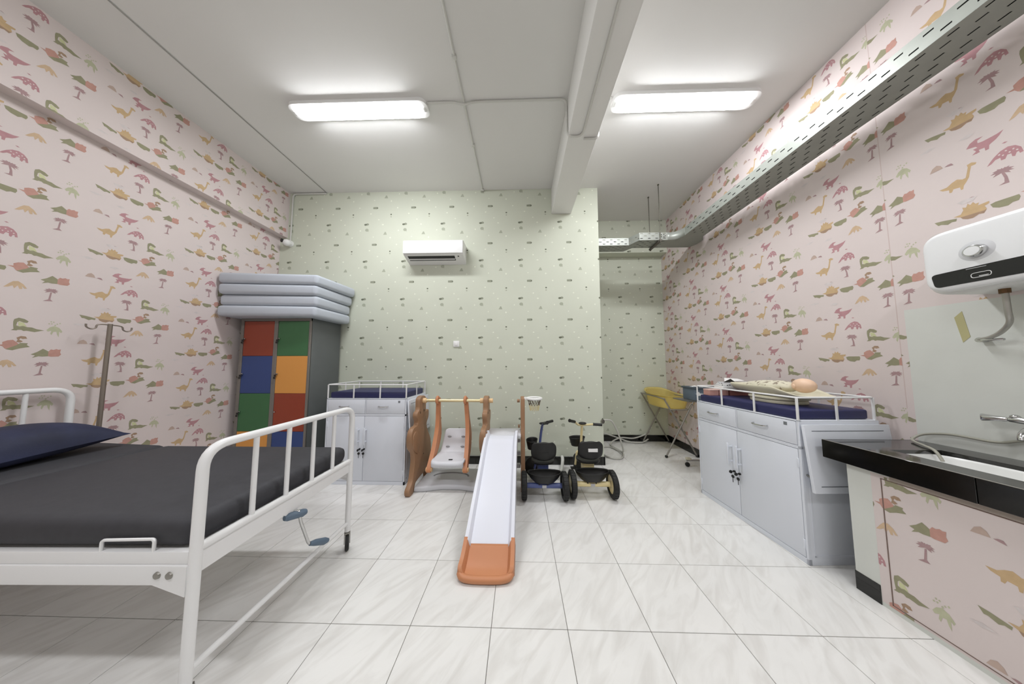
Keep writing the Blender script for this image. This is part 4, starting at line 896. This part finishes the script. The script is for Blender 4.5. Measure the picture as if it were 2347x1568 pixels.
# elbow into the alcove
n = 24; cxp, cyp, rr = TX0-.12, TYE, .12
A = [(cxp+rr*math.cos(k/n*math.pi/2), cyp+rr*math.sin(k/n*math.pi/2)) for k in range(n+1)]   # inner curve, from the long run to the cross run
yF, yK = TYE+.12, 3.40
m = MB(); poly = A+[(cxp-.03, yF), (cxp-.03, yK), (2.40, yK), (XR-.02, 3.30), (XR-.02, 3.19), (TX1, 3.10), (TX1, TYE)]
m.face([(x, y, TZ0) for x, y in poly]); sheet('elbow_floor', m)
m = MB(); pts = A+[(cxp-.03, yF)]
for p, q in zip(pts, pts[1:]): m.face([(p[0], p[1], TZ0), (q[0], q[1], TZ0), (q[0], q[1], TZ1), (p[0], p[1], TZ1)])
o = sheet('elbow_side', m)
m = MB()
for p, q in (((XR-.02, 3.19), (TX1, 3.10)), ((XR-.02, 3.19), (XR-.02, 3.30)), ((XR-.02, 3.30), (2.40, yK)), ((2.40, yK), (cxp-.03, yK))): m.face([(*p, TZ0), (*q, TZ0), (*q, TZ1), (*p, TZ1)])
sheet('elbow_side', m)
m = MB()
for dx, dz in ((0, 0), (.018, .018), (.018, -.012), (.05, .018), (.05, -.012), (.066, .003)): m.cyl((cxp-.06-dx*1.0, yF-.0035, TZ0+.055+dz), (cxp-.06-dx, yF, TZ0+.055+dz), .0055, 8)
for s_, dz in ((.05, .0), (.065, .016), (.065, -.014)): 
    a = V((TX1, 3.10, 0)).lerp(V((XR-.02, 3.19, 0)), s_/.125); m.cyl((a.x+.002, a.y-.003, TZ0+.055+dz), (a.x, a.y, TZ0+.055+dz), .0055, 8)
obj('bolt_hole', m, DARK, ct)
XC0 = 1.60
sheet('cross_floor', plate(cxp-.03-XC0, yK-yF, [.03, .07, .11, .15, .19], lambda s, t: (XC0+s, yF+t, TZ0)))
sheet('cross_flange', plate(cxp-.03-XC0, H_, [.025, .06, .09], lambda s, t: (XC0+s, yF, TZ0+t)))
sheet('cross_flange', plate(cxp-.03-XC0, H_, [.025, .06, .09], lambda s, t: (XC0+s, yK, TZ0+t)))
# set-back run towards the left, with a slanted joining piece
yF2, yK2, XJ = yF+.135, yK+.11, 1.52
sheet('set_back_floor', plate(XJ-.75, yK2-yF2, [.03, .065, .10, .135, .165], lambda s, t: (.75+s, yF2+t, TZ0)))
sheet('set_back_flange', plate(XJ-.75, H_, [.02, .05, .08], lambda s, t: (.75+s, yF2, TZ0+t)))
sheet('set_back_flange', plate(XJ-.75, H_, [.02, .05, .08], lambda s, t: (.75+s, yK2, TZ0+t)))
jl = math.hypot(XC0-XJ, yF2-yF)
sheet('joint_floor', plate(1.0, 1.0, [.2, .4, .6, .8], lambda s, t: (XJ+(XC0-XJ)*s, (yF2+(yF-yF2)*s)*(1-t)+(yK2+(yK-yK2)*s)*t, TZ0), True, .3, .1, .02))
sheet('joint_flange', plate(1.0, H_, [.03, .06], lambda s, t: (XJ+(XC0-XJ)*s, yF2+(yF-yF2)*s, TZ0+t), True, .4, .16))
m = MB()
for x in (2.16, 2.20, 2.24, 2.28, 2.32): m.tube([(x, YF+.05, TZ0+.02), (x, 3.05, TZ0+.02)], .018, 8)
m.box(TX0+.012, TX1-.012, YF+.05, 3.03, TZ0+.006, TZ0+.012); m.box(TX0+.004, TX0+.010, YF+.05, 3.03, TZ0+.006, TZ1-.016)
m.box(XC0, 2.0, yF+.008, yK-.01, TZ0+.006, TZ0+.04); m.box(.80, XJ, yF2+.008, yK2-.01, TZ0+.006, TZ1-.03); obj('slot_dark_liner', m, BLACKP, ct)  # black tubes and sheets added inside the tray so its slots look dark
# trapeze hanger: two threaded rods and a bar
ha = thing('tray_hanger', 'two thin threaded rods and a bar carrying the cable tray in the alcove', 'hanger', (1.868, 3.3, 2.9))
ROD = mat('dark_rod', (92, 90, 80), .5, .5)
for y in (3.165, 3.416): r = obj('threaded_rod', MB().cyl((1.868, y, 2.895), (1.868, y, ZC), .005, 8), ROD, ha); obj('nut', MB().cyl((1.868, y, 2.888), (1.868, y, 2.90), .010, 6), ROD, r); obj('ceiling_anchor', MB().cyl((1.868, y, ZC-.012), (1.868, y, ZC), .011, 10), ROD, r)
obj('support_bar', MB().box(1.852, 1.884, 3.15, 3.43, 2.899, 2.9235, .002, 1), mat('dark_bar', (96, 92, 84), .6), ha)
for y0 in (-1.2, 1.0):
    pass
for y0 in (.35, 1.75):
    pass
